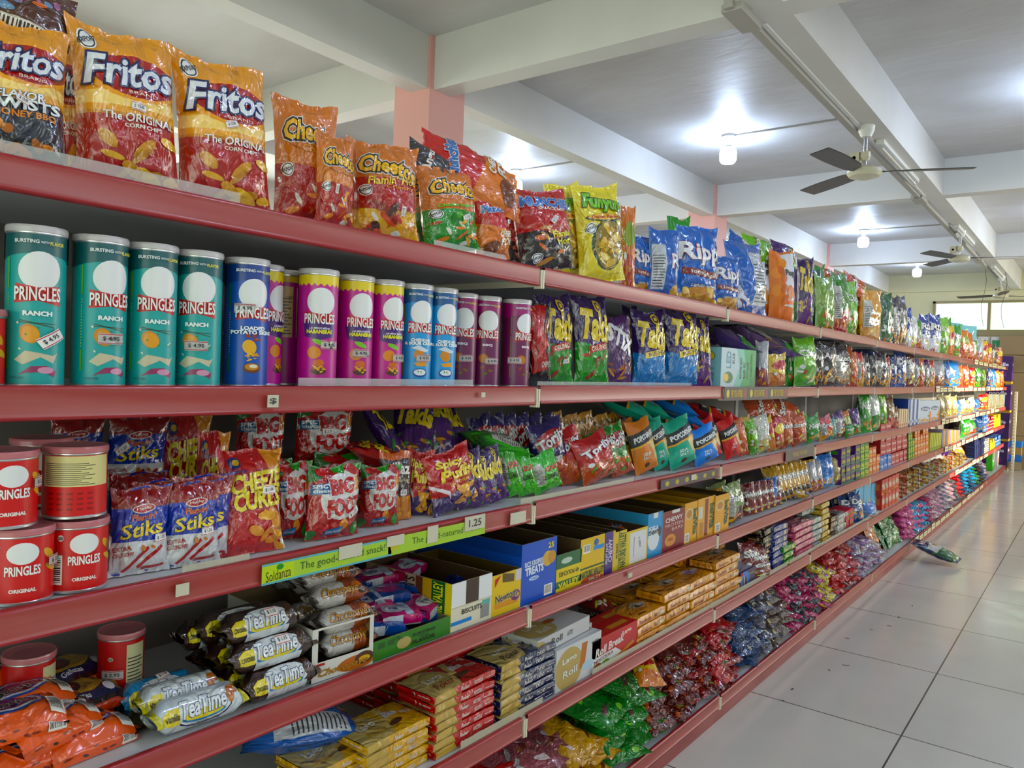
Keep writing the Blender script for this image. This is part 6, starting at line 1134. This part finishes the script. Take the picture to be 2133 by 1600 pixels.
PL = 'c_choc 940 3;c_jap 1000 2;c_jap 1090 3;c_clear 1130 4;c_clear 1190 3;c_sun 1230 3;c_green 1290 4;c_green 1335 5;c_choc 1375 5;c_choc 1415 6;c_redchoc 1450 5;c_choc 1478 5;c_red 1500 6;c_redchoc 1520 5;c_blue 1548 6;c_blue 1568 5;c_cream 1590 6;c_brown 1612 6;c_brown 1630 5;c_pink 1645 6;c_black 1662 6;c_pink 1675 5;c_black 1688 5;c_pink 1700 5;c_yel 1713 5;c_yel 1726 4;c_red 1738 6;c_red 1752 5;c_redchoc 1764 6;c_red 1776 5;c_white 1788 5;c_lilac 1799 5;c_white 1810 4;c_lilac 1820 4;c_white 1830 3;c_orange 1841 5;c_dgreen 1865 4;c_dgreen 1877 4;c_pinkyel 1888 6;c_pinkyel 1898 6;c_sky 1908 6;c_pinkyel 1917 5;c_sky 1926 5;c_pink 1935 5;c_blush 1944 6;c_blush 1952 6;c_blush 1960 5;c_white 1968 6;c_white 1976 6;c_blush 1984 5;c_cream 1992 5;c_red 2000 6;c_blue 2007 6;c_sky 2014 6;c_blue 2021 5;c_sky 2028 6;c_green 2035 5;c_black 2041 5;c_blue 2047 4;c_white 2052 5'
PLW = ['on the deck', 'second layer', 'third layer', 'fourth layer', 'fifth layer', 'topmost layer']
g = random.Random(77); last = None; cnt = {}
for it in PL.split(';'):
    k, x, n = it.split(); x = float(x); n = int(n); cnt[k] = cnt.get(k, 0) + 1
    Y = Ypx(x, 0, TZ[5]+.1)
    for i in range(n):
        X = .035 - .010*i + g.uniform(-.018, .012); z = TZ[5] + .022 + i*.043; sc = g.uniform(.9, 1.08)
        up_ = k in ('c_dgreen', 'c_orange')
        rot = (g.uniform(-.12, .12), -math.radians(g.uniform(78, 92) if not up_ else 28+5*i), g.uniform(-.35, .2))
        if up_: z = TZ[5]+.006; X = -.02-.03*i
        lab = '%s sweets bag, %s, %s such pile on the base shelf' % (CC[k], PLW[i], ORD[cnt[k]-1])
        if x < 1350: sc *= 1.18
        put(k, lab, (X, Y + g.uniform(-.02, .02), z), rot, (.95, sc, sc))
lie('g_yellow2', 1345, 1398, 5, .0, -40, 70, .62, 'yellow and green corn snack packet lying on the leaf green pile')
boxkind('green_box', (.08, .26, .08), '4c9c2c', R(0, .45, 1, 1, 'c4c8c4') + R(.2, .5, .8, .9, '26302c'), (), name='drink_carton', cat='carton')
fit('green_box', 2062, 2074, 938, 5, 'green and white upright carton at the end of the base shelf', -.02, thick=1)
boxkind('white_box', (.08, .24, .08), 'c4c4c0', R(.2, .2, .8, .6, '9c3c2c'), (), name='drink_carton', cat='carton')
fit('white_box', 2074, 2083, 940, 5, 'white upright carton closing the base shelf', -.02, thick=1)
# the bag dropped on the floor
bagkind('dropped', (.20, .33, .075), '16305c', WV(.0, .50, '14602c', .05, 1) + R(0, 0, 1, .05, '16305c') + P([(.05, .45), (.95, .42), (.95, .74), (.05, .68)], 'c4c4c0') + E(.6, .6, .22, .05, 'b88c5c', asp=A2) + T('Ruffles', .5, .84, .7, .12, 'dcd8dc', .0, ('b02434', .07), .04, 0, A2) + T('Queso', .5, .36, .5, .07, 'c8d8c8', asp=A2) + BADGE(.18, .2, .07, A2), seed=5, hero=True)
put('dropped', 'blue, white and green chip bag dropped on the floor tiles beside the kick plate', (.40, 6.74, .040), (math.radians(6), -math.radians(73), math.radians(-8)), (1, 1.0, 1.0))
# ---------------------------------------------------------------- riser strips, labels, price tags
def guard(xl, xr, t, h, label, m=CLEAR):
    Ya, Yb = Ypx(xl, -.002, TZ[t]+.01), Ypx(xr, -.002, TZ[t]+.01); mb = MB(); mb.box(-.0035, 0, .0, -.002, Yb-Ya, h, 'ffffff', m); x = .04 if t == 5 else 0
    tag(ob('clear_riser', mb, None, (x, Ya, TZ[t]+.001)), label, 'shelf strip', 'clear strips along the rails')
guard(-60, 500, 0, .024, 'clear acrylic strip before the corn chip bags'); guard(905, 1052, 0, .018, 'worn clear strip before the jalapeno cheese bag')
guard(622, 985, 1, .020, 'clear acrylic strip before the magenta and light blue canisters'); guard(1120, 1440, 1, .018, 'clear acrylic strip before the rolled tortilla bags')
guard(1085, 1320, 2, .020, 'dull clear strip before the lime and red tortilla bags', CLEARB); guard(380, 520, 2, .016, 'dull clear strip under the stick snacks', CLEARB)
guard(960, 1130, 4, .024, 'clear strip before the navy wafer packs', CLEARB); guard(1235, 1640, 4, .024, 'clear strip before the golden wafer packs', CLEARB); guard(1645, 1830, 4, .024, 'clear strip before the pink and yellow packs', CLEARB)
def strip(name, xl, xr, t, z0, z1, bg, art, label, asp_x=None, X=None, cat='shelf label', grp=None, rot=0, m=None):
    z = TZ[t]; x = (.0165 if t < 5 else .0565) if X is None else X; Ya, Yb = Ypx(xl, x, z+z0), Ypx(xr, x, z+z0); L = Yb-Ya
    mb = MB(); g_ = Grid([[Vector((0, 0, z0)), Vector((0, 0, z1))], [Vector((0, L, z0)), Vector((0, L, z1))]])
    mb.sheet(g_, bg, m or CARD, art, step=.00006, first=.0001); mb.box(-.0008, 0, z0, -.0002, L, z1, bg, m or CARD)
    return tag(ob(name, mb, None, (x, Ya, z), (rot, 0, 0)), label, cat, grp)
PAP = []
sold = R(0, 0, 1, .1, '6ca8b4') + R(0, .9, 1, 1, '6ca8b4') + R(0, .1, .22, .9, 'b4c848') + T('Soldanza', .11, .4, .17, .5, '4c3c1c', .04, None, .0, 0, 12) + E(.12, .75, .025, .14, '3c8c2c', asp=12)
strip('shelf_banner', 545, 815, 2, -.042, -.004, 'a4c060', sold + T('The good-natured snack!', .6, .5, .68, .5, '3c5a34', 0, None, .0, 0, 12), 'green banner strip on the third shelf rail, palm logo and slogan, first')
strip('shelf_banner', 808, 1010, 2, -.042, -.004, 'a4c060', T('The good-natured snack!', .58, .5, .72, .5, '3c5a34', 0, None, .0, 0, 10) + E(.06, .5, .04, .3, 'b8b43c', asp=10), 'green banner strip on the third shelf rail, second, patched with paper')
for i, (xl, xr, t, z0, z1, txt) in enumerate(((706, 754, 2, -.026, .0, ''), (806, 842, 2, -.022, .0, ''), (890, 912, 2, -.034, .004, ''), (968, 1010, 2, -.026, .008, '1.25'), (1063, 1095, 2, -.036, -.006, ''), (366, 394, 2, -.026, -.006, ''), (557, 580, 1, -.032, -.01, '$'), (1003, 1011, 1, -.02, -.008, ''), (1309, 1317, 3, -.02, -.006, ''), (1440, 1450, 2, -.026, -.006, ''))):
    strip('paper_label', xl, xr, t, z0, z1, 'c4bfae', T(txt, .5, .5, .6, .5, '3c3c3c') if txt else [], 'torn %s paper label %s' % (('cream', 'small white')[xr-xl < 25], ('over the first green banner', 'at the start of the second banner', 'across the second banner', 'with a handwritten price on the second banner', 'beside the bracket after the banners', 'below the stick snack bags', 'under the magenta canisters', 'under the plum canisters', 'below the oat bar cartons', 'on the dark popped corn strip')[i]), X=.0185)
fl = lambda: sum([R(i/3, 0, i/3+.33, 1, '3c2c34') + T('FIRE YOUR INTENSE', i/3+.17, .5, .16, .5, 'c8a81c', 0, None, .03, 0, 6) + E(i/3+.05, .5, .02, .3, 'c8b41c', asp=6) + E(i/3+.29, .5, .025, .4, '8c3c2c', asp=6) for i in range(3)], [])
strip('shelf_banner', 1508, 1640, 1, -.05, .006, '3c2c34', fl(), 'dark banner with yellow lettering on the second rail under the bulb carton')
strip('shelf_banner', 1376, 1496, 2, -.036, -.004, '4c4048', sum([E(.1+.16*i, .5, .03, .28, 'b0a03c', asp=4) for i in range(6)], []), 'dark grey strip with small yellow marks below the popped corn bags')
strip('shelf_banner', 1636, 1694, 2, -.04, .012, '5c4c4c', T('FIRE YOUR', .5, .5, .5, .4, 'a8942c', .1), 'loose dark plastic strip below the brown-orange pair on the third rail')
# cream price cards on the sunlit end of the run
g = random.Random(5); TC = ['on the top rail', 'on the second rail', 'on the third rail', 'on the fourth rail', 'on the fifth rail', 'on the base rail']
for t, x0, n in ((0, 2030, 7), (1, 1950, 16), (2, 1962, 14), (3, 1968, 12), (4, 1990, 8), (5, 1905, 16)):
    x = x0
    for i in range(n):
        w = g.uniform(6, 9)
        strip('price_card', x, x+w, t, -.038, -.002 if i % 4 else .014, 'd8cfae', R(.1, .45, .8, .6, '6c6458'), 'cream price card %s, %s from where the cards begin' % (TC[t], ordn(i)), grp='cream price cards at the sunny end')
        x += w + g.uniform(.6, 2)
        if x > 2088: break
# ---------------------------------------------------------------- end of the aisle
PUR = '3a1c5c'
boxkind('purple_carton', (.30, .44, .34), PUR, R(0, 0, 1, .08, 'b8944c') + T('noodle', .55, .72, .6, .12, 'd0c8d8', 0, None, .03) + E(.3, .35, .2, .14, '5c3484'), R(0, 0, 1, .08, 'b8944c') + T('noodle', .5, .7, .7, .12, 'd0c8d8', 0, None, .03) + E(.5, .35, .3, .16, '5c3484'), name='purple_carton', cat='carton')
Ye = 14.78
for i in range(4): put('purple_carton', 'purple carton in the stack closing the shelf run, ' + ('lowest', 'second up', 'third up', 'topmost')[i], (.05, Ye, .02+.46*i), (0, 0, .02*(i % 2)))
m = MB()
for i in range(4): m.box(-.28, -.16, 0, .06, .16, .02, 'ffffff', WHITEP) if i == 0 else None
tag(ob('low_platform', m, None, (0, Ye, 0)), 'thin white platform under the purple cartons', 'platform')
def upright(x, y, h, label):
    mb = MB(); mb.box(-.02, -.03, 0, .02, .03, h, 'd0ccc4', CREAM)
    for i in range(int(h/.05)): mb.box(.0201, -.012, .03+i*.05, .0207, -.004, .05+i*.05, '3c3a36', INK); mb.box(-.012, -.0307, .03+i*.05, -.004, -.0301, .05+i*.05, '3c3a36', INK)
    tag(ob('slotted_upright', mb, None, (x, y, 0)), label, 'shelf upright')
upright(.13, 14.60, 1.28, 'white slotted steel upright standing before the purple cartons')
upright(.26, 15.5, 1.55, 'taller slotted upright farther back by the end wall')
for i, (x, y, z, sx, sy, sz, l) in enumerate(((.10, 15.3, .0, .34, .3, .55, 'brown carton on the floor at the end of the aisle'), (.08, 15.3, .555, .36, .3, .4, 'brown carton second up at the end of the aisle'), (.10, 15.3, .96, .34, .3, .62, 'brown carton third up beside the purple stack'), (.45, 15.3, 1.59, 1.25, .3, .28, 'wide brown carton near the window sill'), (.47, 15.3, 1.88, 1.30, .3, .31, 'topmost wide brown carton just below the window'))):
    mb = MB(); mb.box(-sx/2, -sy/2, 0, sx/2, sy/2, sz, '8c7a5a', CARTON); mb.box(-sx/2-.001, -sy/2-.001, sz*.48, sx/2+.001, -sy/2, sz*.52, '9c8c6c', CARTON)
    tag(ob('shipping_carton', mb, None, (x, y, z)), l, 'carton')
for i, (x, l) in enumerate(((-.62, 'first of three'), (-.42, 'blue-labelled, middle of three'), (-.24, 'green-labelled, last of three'))):
    mb = MB(); mb.lathe([(0, 0), (.095, 0), (.095, .22), (.03, .222), (0, .222)], PAPER, 'd8d8d4', 24)
    mb.quad((-.06, -.0965, .04), (.06, -.0965, .04), (.06, -.0965, .16), (-.06, -.0965, .16), ('3c8c5c', '2c6cb0', '4c8c5c')[i], CARD)
    tag(ob('paper_roll_pack', mb, None, (x, 15.35, 1.96)), 'white paper roll pack under the window, ' + l, 'paper roll')
mb = MB(); mb.box(-1.9, 15.2, 1.93, -.1, 15.55, 1.958, 'ffffff', STEEL); mb.box(-1.9, 15.2, 0, -1.86, 15.5, 1.93, 'ffffff', STEEL); mb.box(-.14, 15.25, 0, -.1, 15.5, 1.93, 'ffffff', STEEL); tag(ob('storage_rack', mb), 'plain rack behind the run carrying the paper rolls', 'rack')
for i, (z, h, c) in enumerate(((0, .14, '9c9078'), (.142, .11, '2c6cb4'), (.254, .12, '8c7850'), (.376, .1, '2c74bc'))):
    boxkind('fc%d' % i, (.14, h, .2), c, R(.1, .2, .9, .8, c), name='small_carton', cat='carton'); put('fc%d' % i, '%s small carton stacked by the slotted upright, %s' % (('grey-brown', 'blue', 'brown', 'light blue')[i], ('lowest', 'second up', 'third up', 'topmost')[i]), (.22, 14.95, z+.002))
m = MB(); m.box(.98, 15.2, 0, 1.12, 15.5, 1.585, 'ffffff', PAINT); tag(ob('grey_post', m), 'grey-white post against the end wall beside the cartons', 'post', kind='structure')
DOORM = mat('dark_door_paint', '3c3c3a', rough=.5)
m = MB(); m.box(.32, 15.62, 0, 1.22, 15.69, 2.0, 'ffffff', DOORM); tag(ob('door_1', m), None, None, kind='structure')
m = MB(); m.box(.27, 15.60, 0, .32, 15.69, 2.02, 'ffffff', TRUNK); m.box(1.22, 15.60, 0, 1.27, 15.69, 2.02, 'ffffff', TRUNK); tag(ob('trim_60', m), None, None, kind='structure')
# thin dangling wires near the window
for i, (x, y, z0, z1) in enumerate(((.02, 13.2, 2.2, 3.0), (-.45, 15.2, 2.35, 3.31))):
    mb = MB(); pp = [(x+.03*math.sin(j*1.4), z1-(z1-z0)*j/5) for j in range(6)]
    for (xa, za), (xb, zb) in zip(pp, pp[1:]):
        for dx, dy in ((.003, 0), (0, .003)): mb.quad((xa-dx, y-dy, za), (xa+dx, y+dy, za), (xb+dx, y+dy, zb), (xb-dx, y-dy, zb), '1c1c1e', INK)
    tag(ob('dangling_wire', mb), 'thin dark wire hanging %s' % ('below the long beam', 'before the window pane')[i], 'wire')
# marks on floor: scraps
g = random.Random(9)
for i, (px, py) in enumerate(((1650, 1436), (1762, 1386), (1853, 1304), (1815, 1312), (1900, 1262), (1765, 1330), (2015, 1165), (1727, 1396), (1630, 1460), (1872, 1286))):
    a = FPX*fw; d = (rt*(px-W/2) - up*(py-H/2) + a); tt = -CAM.z/d.z; p = CAM + d*tt
    mb = MB(); q = g.uniform(0, PI); w1, w2 = g.uniform(.006, .018), .003
    mb.box(-w1, -w2, 0, w1, w2, .0012, 'ffffff', INK if i != 6 else PAPER)
    tag(ob('floor_scrap', mb, None, (p.x, p.y, 0), (0, 0, q)), 'tiny %s scrap lying on the floor tiles' % ('dark', 'white')[i == 6], 'scrap', 'dark scraps on the floor tiles' if i != 6 else None)
